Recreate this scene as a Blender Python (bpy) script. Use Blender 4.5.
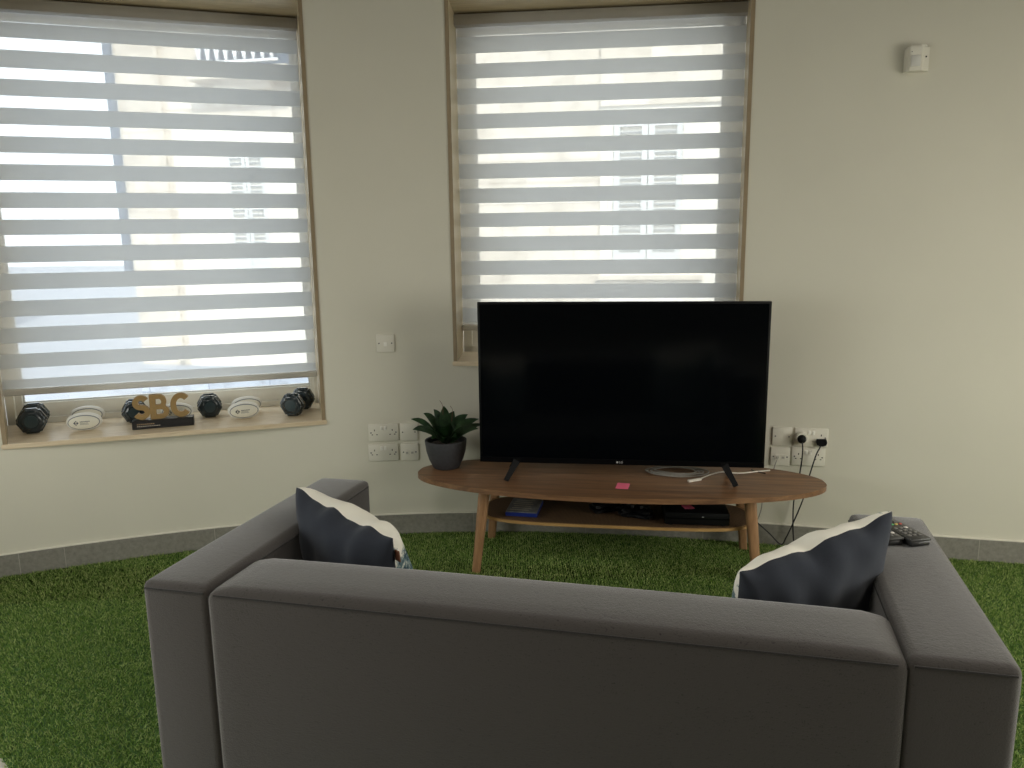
import bpy, bmesh, math, random
import numpy as np
from mathutils import Vector, Matrix

for o in list(bpy.data.objects):
    bpy.data.objects.remove(o, do_unlink=True)
SC = bpy.context.scene
COL = SC.collection
rnd = random.Random(7)
rad = math.radians

# ------------------------------------------------------------------ camera
cam_d = bpy.data.cameras.new('camera')
cam_d.sensor_width = 36.0
cam_d.lens = 780.0 / 1024.0 * 36.0
cam_d.clip_start = 0.05
cam_d.clip_end = 300
cam = bpy.data.objects.new('camera', cam_d)
COL.objects.link(cam)
SC.camera = cam
p_, r_ = rad(10.4915), rad(-0.7245)
fwd = Vector((0, math.cos(p_), -math.sin(p_)))
up0 = Vector((0, math.sin(p_), math.cos(p_)))
rt0 = Vector((1, 0, 0))
rt = rt0 * math.cos(r_) + up0 * math.sin(r_)
up = -rt0 * math.sin(r_) + up0 * math.cos(r_)
mw = Matrix((rt, up, -fwd)).transposed().to_4x4()
mw.translation = (0, 0, 1.44877)
cam.matrix_world = mw

# ------------------------------------------------------------------ exposure, sky, sun, added room lamps
SC.view_settings.view_transform = 'Standard'
SC.view_settings.look = 'None'
SC.view_settings.exposure = 0.0
SC.view_settings.gamma = 1.0
SC.view_settings.use_curve_mapping = False

W = bpy.data.worlds.new('sky')
SC.world = W
W.use_nodes = True
wn = W.node_tree
wn.nodes['Background'].inputs[0].default_value = (0.86, 0.93, 1.0, 1)
wn.nodes['Background'].inputs[1].default_value = 2.4

sun_d = bpy.data.lights.new('sun', 'SUN')
sun_d.energy = 4.6
sun_d.angle = rad(1.0)
sun_d.color = (1.0, 0.95, 0.86)
sun = bpy.data.objects.new('sun', sun_d)
COL.objects.link(sun)
sun.rotation_euler = Vector((-0.25, 0.85, -1.0)).to_track_quat('-Z', 'Y').to_euler()

def area(name, loc, direction, sx, sy, watts, color):
    d = bpy.data.lights.new(name, 'AREA')
    d.shape = 'RECTANGLE'
    d.size, d.size_y = sx, sy
    d.energy = watts
    d.color = color
    o = bpy.data.objects.new(name, d)
    COL.objects.link(o)
    o.location = loc
    o.rotation_euler = Vector(direction).to_track_quat('-Z', 'Y').to_euler()
    return o

CEIL = 2.85
ADDED_PANELS = [(2.2, 0.9, 18), (-0.9, 1.0, 10), (2.2, -1.8, 7), (-0.9, -1.8, 4)]
for k, (x, y, w) in enumerate(ADDED_PANELS):
    area('added_panel_light', (x, y, CEIL - 0.03), (0, 0, -1), 0.58, 0.58, w, (1.0, 0.94, 0.82))  # unseen ceiling lamps, added to raise the room's brightness
# daylight enters by an unseen window added in the right wall; the portal only guides the sampling
WY0, WY1, WZ0, WZ1 = 0.1, 1.9, 0.5, 1.8
po = area('side_window_portal', (3.42, (WY0 + WY1) / 2, (WZ0 + WZ1) / 2), (-1, 0, 0), WY1 - WY0, WZ1 - WZ0, 1, (1, 1, 1))
po.data.cycles.is_portal = True
# warm lamp added in that window to strengthen its daylight
area('side_window_fill', (3.27, (WY0 + WY1) / 2, (WZ0 + WZ1) / 2), (-1, 0.12, -0.5), WY1 - WY0, WZ1 - WZ0, 54, (1.0, 0.95, 0.83))
VY0, VY1 = 0.5, 2.1  # span of the unseen window added in the left wall
po = area('side_window_portal', (-3.10, (VY0 + VY1) / 2, (WZ0 + WZ1) / 2), (1, 0, 0), VY1 - VY0, WZ1 - WZ0, 1, (1, 1, 1))
po.data.cycles.is_portal = True
area('side_window_fill', (-2.98, (VY0 + VY1) / 2, (WZ0 + WZ1) / 2), (1, 0.15, -0.6), VY1 - VY0, WZ1 - WZ0, 30, (0.98, 0.97, 0.88))  # fill lamp added in the left window

# ------------------------------------------------------------------ helpers
def srgb(r, g, b):
    f = lambda c: (c / 255) / 12.92 if c / 255 <= 0.04045 else ((c / 255 + 0.055) / 1.055) ** 2.4
    return (f(r), f(g), f(b), 1.0)

class Mat:
    def __init__(s, name):
        s.m = bpy.data.materials.new(name)
        s.m.use_nodes = True
        s.t = s.m.node_tree
        s.b = s.t.nodes['Principled BSDF']
        s.out = s.t.nodes['Material Output']
    def n(s, kind, **kw):
        nd = s.t.nodes.new(kind)
        for k, v in kw.items():
            if k.startswith('i_'):
                nd.inputs[k[2:].replace('_', ' ')].default_value = v
            else:
                setattr(nd, k, v)
        return nd
    def l(s, a, b):
        s.t.links.new(a, b)
    def coord(s, scale=(1, 1, 1), rot=(0, 0, 0)):
        tc = s.n('ShaderNodeTexCoord')
        mp = s.n('ShaderNodeMapping')
        mp.inputs['Scale'].default_value = scale
        mp.inputs['Rotation'].default_value = rot
        s.l(tc.outputs['Object'], mp.inputs[0])
        return mp.outputs[0]
    def noise(s, vec, scale, detail=4, rough=0.55):
        nd = s.n('ShaderNodeTexNoise')
        nd.inputs['Scale'].default_value = scale
        nd.inputs['Detail'].default_value = detail
        nd.inputs['Roughness'].default_value = rough
        s.l(vec, nd.inputs['Vector'])
        return nd.outputs[0]
    def ramp(s, fac, stops, interp='LINEAR'):
        nd = s.n('ShaderNodeValToRGB')
        cr = nd.color_ramp
        cr.interpolation = interp
        while len(cr.elements) < len(stops):
            cr.elements.new(0.5)
        for e, (p, c) in zip(cr.elements, stops):
            e.position = p
            e.color = c
        s.l(fac, nd.inputs[0])
        return nd.outputs[0]
    def bump(s, h, strength, dist=0.002):
        nd = s.n('ShaderNodeBump')
        nd.inputs['Strength'].default_value = strength
        nd.inputs['Distance'].default_value = dist
        s.l(h, nd.inputs['Height'])
        s.l(nd.outputs[0], s.b.inputs['Normal'])

def simple(name, col, rough=0.5, metal=0.0, var=0.06, scale=30, bump=0.0, spec=0.5):
    M = Mat(name)
    v = M.coord()
    n = M.noise(v, scale)
    lo = tuple(c * (1 - var) for c in col[:3]) + (1,)
    hi = tuple(min(1, c * (1 + var)) for c in col[:3]) + (1,)
    M.l(M.ramp(n, [(0.3, lo), (0.7, hi)]), M.b.inputs['Base Color'])
    M.b.inputs['Roughness'].default_value = rough
    M.b.inputs['Metallic'].default_value = metal
    M.b.inputs['Specular IOR Level'].default_value = spec
    if bump:
        M.bump(n, bump)
    return M.m

def wood(name, dark, light, along=(1.2, 22, 22), rough=0.42, rot=(0, 0, 0)):
    M = Mat(name)
    v = M.coord(along, rot)
    n = M.noise(v, 2.2, 6, 0.6)
    n2 = M.noise(M.coord((along[0] * 4, along[1] * 6, along[2] * 6), rot), 3, 3, 0.5)
    mx = M.n('ShaderNodeMath', operation='MULTIPLY_ADD')
    mx.inputs[1].default_value = 0.3
    M.l(n2, mx.inputs[0])
    M.l(n, mx.inputs[2])
    M.l(M.ramp(mx.outputs[0], [(0.45, dark), (0.85, light)]), M.b.inputs['Base Color'])
    M.b.inputs['Roughness'].default_value = rough
    M.bump(n2, 0.08, 0.001)
    return M.m

# ------------------------------------------------------------------ materials
m_wall = simple('painted_plaster', (0.685, 0.66, 0.565, 1), 0.75, var=0.015, scale=3, spec=0.2)
m_ceil = simple('ceiling_paint', (0.10, 0.10, 0.10, 1), 0.85, var=0.01, spec=0.2)
m_tile = simple('pale_floor_tile', (0.50, 0.47, 0.40, 1), 0.5, var=0.06, scale=8)
m_frame = simple('cream_window_frame', (0.80, 0.77, 0.68, 1), 0.35, var=0.02)
m_lin = wood('pale_laminate_lining', srgb(168, 152, 120), srgb(196, 180, 148), (3, 30, 3), 0.35, (0, 0, 0))
m_edge = wood('brown_lining_edge', srgb(134, 118, 94), srgb(158, 140, 112), (25, 25, 2.0), 0.5)
m_sill = wood('pale_oak_sill', srgb(204, 184, 152), srgb(230, 214, 188), (2.0, 25, 25), 0.38)
m_white = simple('white_plastic', (0.78, 0.75, 0.66, 1), 0.32, var=0.01)
m_rocker = simple('bright_white_rocker', (0.92, 0.90, 0.84, 1), 0.3, var=0.01)
m_hole = simple('dark_recess', (0.025, 0.022, 0.02, 1), 0.7)
m_black = simple('black_plastic', (0.0045, 0.0048, 0.0055, 1), 0.5, var=0.1, spec=0.2)
m_gloss = simple('gloss_black_bezel', (0.002, 0.0022, 0.0028, 1), 0.35, var=0.05, spec=0.15)
m_rubber = simple('black_cable_rubber', (0.014, 0.014, 0.014, 1), 0.55)
m_grey_cable = simple('grey_cable', (0.30, 0.28, 0.25, 1), 0.5)
m_white_cable = simple('white_cable', (0.72, 0.68, 0.60, 1), 0.45)
m_pink = simple('pink_paper', srgb(255, 118, 150), 0.8, var=0.03)
m_pot = simple('charcoal_pot', (0.040, 0.041, 0.046, 1), 0.62, var=0.15, scale=60, bump=0.15)
m_soil = simple('potting_soil', (0.035, 0.026, 0.019, 1), 0.95, var=0.5, scale=90, bump=0.8)
m_gold = simple('brushed_gold', srgb(158, 130, 84), 0.55, metal=0.15, var=0.06, scale=80)
m_baseblk = simple('black_trophy_base', (0.018, 0.018, 0.02, 1), 0.35)
m_text = simple('pale_print', (0.55, 0.50, 0.42, 1), 0.6)
m_bronze_text = simple('bronze_print', (0.32, 0.22, 0.13, 1), 0.5)
m_ball = simple('white_ball_rubber', (0.80, 0.79, 0.74, 1), 0.42, var=0.02, scale=200, bump=0.1)
m_seam = simple('grey_seam', (0.17, 0.19, 0.21, 1), 0.6)
m_panel = simple('cream_ball_panel', (0.72, 0.70, 0.60, 1), 0.5, var=0.02)
m_emblem = simple('slate_emblem', (0.10, 0.11, 0.14, 1), 0.6)
m_dumb = simple('dark_teal_vinyl', (0.016, 0.026, 0.032, 1), 0.24, var=0.25, scale=20, spec=0.7)
m_dumbface = simple('teal_end_face', (0.022, 0.042, 0.05, 1), 0.35, var=0.2, scale=20)
m_logo = simple('silver_logo', (0.55, 0.55, 0.56, 1), 0.4, metal=0.3)
m_blue = simple('blue_spine', srgb(24, 44, 120), 0.4)
m_cover = simple('grey_cover', (0.16, 0.165, 0.17, 1), 0.3, var=0.6, scale=26)
m_port = simple('grey_port_shutter', (0.45, 0.43, 0.38, 1), 0.5)
m_btn = simple('grey_button', (0.16, 0.155, 0.145, 1), 0.5)
m_btn_w = simple('white_button', (0.66, 0.62, 0.58, 1), 0.5)
m_btn_r = simple('red_button', (0.55, 0.10, 0.08, 1), 0.5)
m_btn_g = simple('green_button', (0.10, 0.42, 0.16, 1), 0.5)
m_btn_y = simple('yellow_button', (0.62, 0.48, 0.14, 1), 0.5)
m_remote = simple('remote_shell', (0.050, 0.049, 0.047, 1), 0.42, var=0.1)
m_remside = simple('remote_side_black', (0.010, 0.010, 0.010, 1), 0.4)
m_tag = simple('brown_leather_tag', (0.17, 0.062, 0.03, 1), 0.6)
m_rail = simple('white_blind_rail', (0.66, 0.65, 0.61, 1), 0.35, var=0.01)
m_cass = simple('beige_cassette', (0.32, 0.30, 0.265, 1), 0.45, var=0.02)
m_panel_glow = Mat('added_panel_glow')  # glowing face of the added ceiling panels
m_panel_glow.b.inputs['Emission Color'].default_value = (1, 0.94, 0.82, 1)
m_panel_glow.b.inputs['Emission Strength'].default_value = 2.5
m_panel_glow.b.inputs['Base Color'].default_value = (0.9, 0.9, 0.88, 1)
m_panel_glow = m_panel_glow.m

m_top = wood('walnut_veneer', srgb(98, 70, 50), srgb(150, 112, 80), (1.0, 16, 16), 0.38)
m_leg = wood('walnut_leg', srgb(132, 98, 68), srgb(172, 132, 96), (14, 14, 1.4), 0.42)
m_oak = wood('pale_ply_edge', srgb(158, 122, 72), srgb(190, 152, 98), (3, 20, 20), 0.5)

def _cane():
    M = Mat('woven_cane')
    v = M.coord((1, 1, 1))
    w1 = M.n('ShaderNodeTexWave', wave_type='BANDS', bands_direction='X')
    w1.inputs['Scale'].default_value = 55
    w2 = M.n('ShaderNodeTexWave', wave_type='BANDS', bands_direction='Y')
    w2.inputs['Scale'].default_value = 55
    M.l(v, w1.inputs[0]); M.l(v, w2.inputs[0])
    mx = M.n('ShaderNodeMath', operation='MULTIPLY')
    M.l(w1.outputs[1], mx.inputs[0]); M.l(w2.outputs[1], mx.inputs[1])
    M.l(M.ramp(mx.outputs[0], [(0.0, srgb(78, 58, 40)), (0.8, srgb(142, 110, 74))]), M.b.inputs['Base Color'])
    M.b.inputs['Roughness'].default_value = 0.7
    M.bump(mx.outputs[0], 0.5, 0.002)
    return M.m
m_cane = _cane()

def _fabric(name, lo, hi, scale=420, bump=0.5, sheen=0.25):
    M = Mat(name)
    v = M.coord()
    n = M.noise(v, scale, 3, 0.7)
    n2 = M.noise(M.coord((1, 1, 3.5)), scale * 0.33, 4, 0.7)
    big = M.noise(v, 7, 3, 0.6)
    a = M.n('ShaderNodeMath', operation='ADD'); M.l(n, a.inputs[0]); M.l(n2, a.inputs[1])
    b = M.n('ShaderNodeMath', operation='MULTIPLY_ADD'); b.inputs[1].default_value = 0.26
    M.l(big, b.inputs[0]); M.l(a.outputs[0], b.inputs[2])
    M.l(M.ramp(b.outputs[0], [(0.76, lo), (1.30, hi)]), M.b.inputs['Base Color'])
    M.b.inputs['Roughness'].default_value = 0.92
    M.b.inputs['Specular IOR Level'].default_value = 0.15
    M.b.inputs['Sheen Weight'].default_value = sheen
    M.b.inputs['Sheen Roughness'].default_value = 0.5
    M.bump(a.outputs[0], bump, 0.0012)
    return M.m
m_sofa = _fabric('grey_melange_upholstery', (0.012, 0.0108, 0.0105, 1), (0.061, 0.0535, 0.050, 1), 260, 0.7, 0.5)
m_piping = _fabric('dark_seam_thread', (0.012, 0.012, 0.012, 1), (0.026, 0.024, 0.024, 1))
m_navy = _fabric('navy_cotton', (0.0165, 0.019, 0.027, 1), (0.032, 0.037, 0.050, 1), 520, 0.25, 0.15)

def _print():
    M = Mat('cream_cotton_with_blue_leaf_print')
    v = M.coord((1, 1, 1))
    n = M.noise(v, 11, 5, 0.7)
    n2 = M.noise(v, 42, 4, 0.7)
    # the printed leaves sit in the lower and right half of the cushion
    sep = M.n('ShaderNodeSeparateXYZ'); M.l(v, sep.inputs[0])
    ab = M.n('ShaderNodeMath', operation='ABSOLUTE'); M.l(sep.outputs[0], ab.inputs[0])
    ax = M.n('ShaderNodeMath', operation='MULTIPLY_ADD'); ax.inputs[1].default_value = 1.6; ax.inputs[2].default_value = 0.0
    M.l(ab.outputs[0], ax.inputs[0])
    az = M.n('ShaderNodeMath', operation='MULTIPLY_ADD'); az.inputs[1].default_value = -2.2
    M.l(sep.outputs[2], az.inputs[0]); M.l(ax.outputs[0], az.inputs[2])
    s = M.n('ShaderNodeMath', operation='ADD'); M.l(n, s.inputs[0]); M.l(az.outputs[0], s.inputs[1])
    leaf = M.ramp(n2, [(0.36, srgb(38, 54, 74)), (0.50, srgb(104, 130, 136)), (0.62, srgb(214, 216, 204))])
    mixn = M.n('ShaderNodeMixRGB')
    M.l(M.ramp(s.outputs[0], [(0.42, (0, 0, 0, 1)), (0.47, (1, 1, 1, 1))]), mixn.inputs[0])
    mixn.inputs[1].default_value = (0.90, 0.87, 0.78, 1)
    M.l(leaf, mixn.inputs[2])
    M.l(mixn.outputs[0], M.b.inputs['Base Color'])
    M.b.inputs['Roughness'].default_value = 0.9
    M.b.inputs['Specular IOR Level'].default_value = 0.1
    return M.m
m_print = _print()

def _base():
    M = Mat('grey_stone_skirting')
    v = M.coord()
    n = M.noise(v, 55, 5, 0.7)
    M.l(M.ramp(n, [(0.3, srgb(122, 119, 112)), (0.7, srgb(148, 145, 136))]), M.b.inputs['Base Color'])
    M.b.inputs['Roughness'].default_value = 0.55
    return M.m
m_base = _base()
m_grout = simple('pale_grout', srgb(165, 162, 152), 0.9)
m_caulk = simple('white_caulk_line', (0.78, 0.75, 0.66, 1), 0.8)

def _grass():
    M = Mat('artificial_grass_blade')
    g = M.n('ShaderNodeNewGeometry')
    tc = M.coord()
    n = M.noise(tc, 5, 3, 0.6)
    a = M.n('ShaderNodeMath', operation='MULTIPLY_ADD'); a.inputs[1].default_value = 0.42
    M.l(n, a.inputs[0]); M.l(g.outputs['Random Per Island'], a.inputs[2])
    M.l(M.ramp(a.outputs[0], [(0.1, srgb(86, 118, 50)), (0.75, srgb(134, 166, 82)), (1.15, srgb(190, 204, 132))]), M.b.inputs['Base Color'])
    M.b.inputs['Roughness'].default_value = 0.55
    M.b.inputs['Specular IOR Level'].default_value = 0.3
    tl = M.n('ShaderNodeBsdfTranslucent')
    M.l(M.b.inputs['Base Color'].links[0].from_socket, tl.inputs[0])
    mx = M.n('ShaderNodeMixShader'); mx.inputs[0].default_value = 0.35
    M.l(M.b.outputs[0], mx.inputs[1]); M.l(tl.outputs[0], mx.inputs[2])
    M.l(mx.outputs[0], M.out.inputs[0])
    return M.m
m_grass = _grass()
m_back = simple('green_turf_backing', srgb(58, 90, 36), 0.9, var=0.4, scale=120)

def _bandmat():
    M = Mat('white_zebra_blind_fabric')
    d = M.n('ShaderNodeBsdfDiffuse'); d.inputs[0].default_value = (0.74, 0.75, 0.75, 1)
    t = M.n('ShaderNodeBsdfTranslucent'); t.inputs[0].default_value = (0.50, 0.525, 0.545, 1)
    v = M.coord((1, 1, 1)); n = M.noise(v, 400, 2)
    mx = M.n('ShaderNodeMixShader'); mx.inputs[0].default_value = 0.5
    M.l(d.outputs[0], mx.inputs[1]); M.l(t.outputs[0], mx.inputs[2])
    M.l(mx.outputs[0], M.out.inputs[0])
    return M.m
m_band = _bandmat()

def _sheer():
    M = Mat('sheer_blind_mesh')
    d = M.n('ShaderNodeBsdfDiffuse'); d.inputs[0].default_value = (0.80, 0.80, 0.80, 1)
    t = M.n('ShaderNodeBsdfTranslucent'); t.inputs[0].default_value = (0.93, 0.94, 0.95, 1)
    tr = M.n('ShaderNodeBsdfTransparent'); tr.inputs[0].default_value = (1, 1, 1, 1)
    mx = M.n('ShaderNodeMixShader'); mx.inputs[0].default_value = 0.5
    M.l(d.outputs[0], mx.inputs[1]); M.l(t.outputs[0], mx.inputs[2])
    m2 = M.n('ShaderNodeMixShader'); m2.inputs[0].default_value = 0.54
    M.l(mx.outputs[0], m2.inputs[1]); M.l(tr.outputs[0], m2.inputs[2])
    M.l(m2.outputs[0], M.out.inputs[0])
    return M.m
m_sheer = _sheer()

def _glass():
    M = Mat('clear_window_glass')
    g = M.n('ShaderNodeBsdfGlossy'); g.inputs['Roughness'].default_value = 0.02
    tr = M.n('ShaderNodeBsdfTransparent'); tr.inputs[0].default_value = (0.95, 0.97, 0.97, 1)
    mx = M.n('ShaderNodeMixShader'); mx.inputs[0].default_value = 0.95
    M.l(g.outputs[0], mx.inputs[1]); M.l(tr.outputs[0], mx.inputs[2])
    M.l(mx.outputs[0], M.out.inputs[0])
    return M.m
m_glass = _glass()

def _screen():
    M = Mat('black_tv_screen')
    v = M.coord(); n = M.noise(v, 900, 2)
    M.l(M.ramp(n, [(0.3, (0.0012, 0.0018, 0.0026, 1)), (0.7, (0.0016, 0.0023, 0.0032, 1))]), M.b.inputs['Base Color'])
    M.b.inputs['Roughness'].default_value = 0.12
    M.b.inputs['Specular IOR Level'].default_value = 0.22
    return M.m
m_screen = _screen()

def _stone(name, lo, hi, mortar, bw=0.62, bh=0.27):
    M = Mat(name)
    v = M.coord((1, 1, 1), (rad(90), 0, 0))
    tc = M.n('ShaderNodeTexCoord')
    sep = M.n('ShaderNodeSeparateXYZ'); M.l(tc.outputs['Object'], sep.inputs[0])
    cmb = M.n('ShaderNodeCombineXYZ'); M.l(sep.outputs[0], cmb.inputs[0]); M.l(sep.outputs[2], cmb.inputs[1])
    br = M.n('ShaderNodeTexBrick')
    br.inputs['Color1'].default_value = lo
    br.inputs['Color2'].default_value = hi
    br.inputs['Mortar'].default_value = mortar
    br.inputs['Scale'].default_value = 1.0
    br.inputs['Mortar Size'].default_value = 0.008
    br.inputs['Brick Width'].default_value = bw
    br.inputs['Row Height'].default_value = bh
    M.l(cmb.outputs[0], br.inputs['Vector'])
    n = M.noise(v, 2.6, 7, 0.7)
    mx = M.n('ShaderNodeMixRGB', blend_type='MULTIPLY'); mx.inputs[0].default_value = 0.8
    M.l(br.outputs[0], mx.inputs[1])
    M.l(M.ramp(n, [(0.34, (0.66, 0.64, 0.61, 1)), (0.50, (1, 1, 1, 1))]), mx.inputs[2])
    M.l(mx.outputs[0], M.b.inputs['Base Color'])
    M.b.inputs['Roughness'].default_value = 0.9
    M.b.inputs['Specular IOR Level'].default_value = 0.1
    return M.m
m_stone = _stone('weathered_limestone', (0.66, 0.59, 0.49, 1), (0.80, 0.73, 0.63, 1), (0.55, 0.48, 0.40, 1))
m_plinth = _stone('blue_grey_plinth_stone', (0.36, 0.39, 0.44, 1), (0.46, 0.49, 0.54, 1), (0.24, 0.26, 0.30, 1), 0.95, 0.34)
m_render = simple('cream_render', (0.84, 0.79, 0.70, 1), 0.9, var=0.05, scale=1.5, spec=0.1)
m_shut = simple('pale_grey_shutter_paint', (0.66, 0.67, 0.66, 1), 0.5, var=0.03)
m_pipe = simple('blue_grey_pipe', (0.10, 0.13, 0.18, 1), 0.5)
m_whitep = simple('white_painted_iron', (0.85, 0.85, 0.86, 1), 0.5)
m_street = simple('pale_street_paving', (0.31, 0.33, 0.37, 1), 0.9, var=0.1, scale=2)
m_farwin = simple('bluish_panes', (0.20, 0.27, 0.38, 1), 0.2)  # plain bluish pane colour
m_far = simple('pale_far_wall', (0.88, 0.86, 0.83, 1), 0.9, var=0.02)

# ------------------------------------------------------------------ object helpers
def link(name, me, mat=None, parent=None):
    o = bpy.data.objects.new(name, me)
    COL.objects.link(o)
    if mat is not None:
        for m in (mat if isinstance(mat, (list, tuple)) else [mat]):
            me.materials.append(m)
    if parent is not None:
        o.parent = parent
    return o

def obj(name, bm, mat=None, parent=None, smooth=0.6):
    bmesh.ops.recalc_face_normals(bm, faces=bm.faces[:])
    me = bpy.data.meshes.new(name)
    bm.to_mesh(me)
    bm.free()
    if smooth:
        me.polygons.foreach_set('use_smooth', [True] * len(me.polygons))
        try:
            me.set_sharp_from_angle(angle=smooth)
        except Exception:
            pass
    return link(name, me, mat, parent)

def thing(name, label, cat, loc=(0, 0, 0), rz=0.0, group=None, kind=None):
    o = bpy.data.objects.new(name, None)
    o.empty_display_size = 0.05
    COL.objects.link(o)
    o.location = loc
    o.rotation_euler = (0, 0, rz)
    tag(o, label, cat, group, kind)
    return o

def tag(o, label=None, cat=None, group=None, kind=None):
    if label: o['label'] = label
    if cat: o['category'] = cat
    if group: o['group'] = group
    if kind: o['kind'] = kind
    return o

def dup(root, loc=None, rz=None, label=None):
    r = root.copy(); COL.objects.link(r)
    if loc is not None: r.location = loc
    if rz is not None: r.rotation_euler = (0, 0, rz)
    if label: r['label'] = label
    for ch in list(root.children):
        c = ch.copy(); COL.objects.link(c); c.parent = r
        for g in list(ch.children):
            d = g.copy(); COL.objects.link(d); d.parent = c
    return r

def box(bm, x0, x1, y0, y1, z0, z1, r=0.0, seg=3, M=None):
    vs = [bm.verts.new((x, y, z)) for x in (x0, x1) for y in (y0, y1) for z in (z0, z1)]
    F = [(0, 1, 3, 2), (4, 6, 7, 5), (0, 4, 5, 1), (2, 3, 7, 6), (0, 2, 6, 4), (1, 5, 7, 3)]
    fs = [bm.faces.new([vs[i] for i in f]) for f in F]
    new = vs
    if r > 0:
        es = list({e for f in fs for e in f.edges})
        res = bmesh.ops.bevel(bm, geom=es, offset=r, segments=seg, profile=0.5, affect='EDGES')
        new = list({v for f in res['faces'] for v in f.verts} | {v for v in vs if v.is_valid})
    if M is not None:
        bmesh.ops.transform(bm, matrix=M, verts=[v for v in new if v.is_valid])
    return bm

def nbox(*a, **k):
    return box(bmesh.new(), *a, **k)

def prism(bm, pts, z0, z1):
    a = [bm.verts.new((p[0], p[1], z0)) for p in pts]
    b = [bm.verts.new((p[0], p[1], z1)) for p in pts]
    n = len(pts)
    bm.faces.new(a[::-1]); bm.faces.new(b)
    for i in range(n):
        bm.faces.new([a[i], a[(i + 1) % n], b[(i + 1) % n], b[i]])
    return bm

def lathe(bm, prof, seg=32, M=None):
    rings = []
    new = []
    for r, z in prof:
        if r < 1e-6:
            v = bm.verts.new((0, 0, z)); rings.append([v]); new.append(v)
        else:
            ring = [bm.verts.new((r * math.cos(2 * math.pi * i / seg), r * math.sin(2 * math.pi * i / seg), z)) for i in range(seg)]
            rings.append(ring); new += ring
    for a, b in zip(rings, rings[1:]):
        for i in range(seg):
            j = (i + 1) % seg
            if len(a) == 1 and len(b) == 1: continue
            if len(a) == 1: bm.faces.new([a[0], b[i], b[j]])
            elif len(b) == 1: bm.faces.new([a[i], a[j], b[0]])
            else: bm.faces.new([a[i], a[j], b[j], b[i]])
    if M is not None:
        bmesh.ops.transform(bm, matrix=M, verts=new)
    return bm

def catmull(pts, n=8):
    P = [Vector(p) for p in pts]
    P = [P[0] * 2 - P[1]] + P + [P[-1] * 2 - P[-2]]
    out = []
    for i in range(1, len(P) - 2):
        for k in range(n):
            t = k / n
            a, b, c, d = P[i - 1], P[i], P[i + 1], P[i + 2]
            out.append(0.5 * ((2 * b) + (c - a) * t + (2 * a - 5 * b + 4 * c - d) * t * t + (3 * b - a - 3 * c + d) * t ** 3))
    out.append(P[-2])
    return out

def tube(bm, pts, r, seg=8, closed=False):
    pts = [Vector(p) for p in pts]
    n = len(pts)
    rings = []
    prev = None
    for i, p in enumerate(pts):
        t = (pts[min(i + 1, n - 1)] - pts[max(i - 1, 0)])
        if t.length < 1e-9: t = Vector((0, 0, 1))
        t.normalize()
        if prev is None:
            a = Vector((0, 0, 1)) if abs(t.z) < 0.9 else Vector((1, 0, 0))
            u = t.cross(a).normalized()
        else:
            u = (prev - t * prev.dot(t)).normalized()
        prev = u
        w = t.cross(u)
        rr = r[i] if isinstance(r, (list, tuple)) else r
        rings.append([bm.verts.new(p + (u * math.cos(2 * math.pi * k / seg) + w * math.sin(2 * math.pi * k / seg)) * rr) for k in range(seg)])
    for a, b in zip(rings, rings[1:]):
        for k in range(seg):
            bm.faces.new([a[k], a[(k + 1) % seg], b[(k + 1) % seg], b[k]])
    bm.faces.new(rings[0][::-1]); bm.faces.new(rings[-1])
    return bm

def bar(bm, p, q, w, d, updir=(0, 0, 1), taper=1.0):
    """straight bar of rectangular section from p to q"""
    p, q = Vector(p), Vector(q)
    t = (q - p).normalized()
    u = Vector(updir).cross(t)
    if u.length < 1e-6: u = Vector((1, 0, 0))
    u.normalize()
    v = t.cross(u)
    vs = []
    for c, s in ((p, 1.0), (q, taper)):
        for a, b in ((-1, -1), (1, -1), (1, 1), (-1, 1)):
            vs.append(bm.verts.new(c + u * a * w * s / 2 + v * b * d * s / 2))
    for f in ((3, 2, 1, 0), (4, 5, 6, 7), (0, 1, 5, 4), (1, 2, 6, 5), (2, 3, 7, 6), (3, 0, 4, 7)):
        bm.faces.new([vs[i] for i in f])
    return bm

def ribbon(bm, pts, w, d, M=None):
    """flat stroke following a 2-D path in x,z, extruded in y by d"""
    P = [Vector((p[0], p[1])) for p in pts]
    n = len(P)
    rows = []
    new = []
    for i in range(n):
        t = (P[min(i + 1, n - 1)] - P[max(i - 1, 0)]).normalized()
        nn = Vector((-t.y, t.x))
        a, b = P[i] + nn * w / 2, P[i] - nn * w / 2
        row = [bm.verts.new((a.x, 0, a.y)), bm.verts.new((b.x, 0, b.y)), bm.verts.new((b.x, d, b.y)), bm.verts.new((a.x, d, a.y))]
        rows.append(row); new += row
    for r0, r1 in zip(rows, rows[1:]):
        for k in range(4):
            bm.faces.new([r0[k], r0[(k + 1) % 4], r1[(k + 1) % 4], r1[k]])
    bm.faces.new(rows[0][::-1]); bm.faces.new(rows[-1])
    if M is not None:
        bmesh.ops.transform(bm, matrix=M, verts=new)
    return bm

# ------------------------------------------------------------------ the curved wall
WALL_COEF = (0.003762, 0.010880, -0.110104, -0.055434, 3.732966)
def wall_y(x):
    """gently bowed plan of the front wall: y and slope at x"""
    xc = min(2.4, max(-2.4, x))
    y = sl = 0.0
    for k, c in enumerate(WALL_COEF):
        y = y * xc + c
    n = len(WALL_COEF) - 1
    for k, c in enumerate(WALL_COEF[:-1]):
        sl = sl * xc + c * (n - k)
    return y + sl * (x - xc), sl
def on_wall(x, off=0.0):
    """point of the curved wall at this x, off metres into the room"""
    y, sl = wall_y(x)
    t = math.atan(-sl)
    return Vector((x - off * math.sin(t), y - off * math.cos(t), 0)), t

XL, XR = -3.0, 3.3
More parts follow.
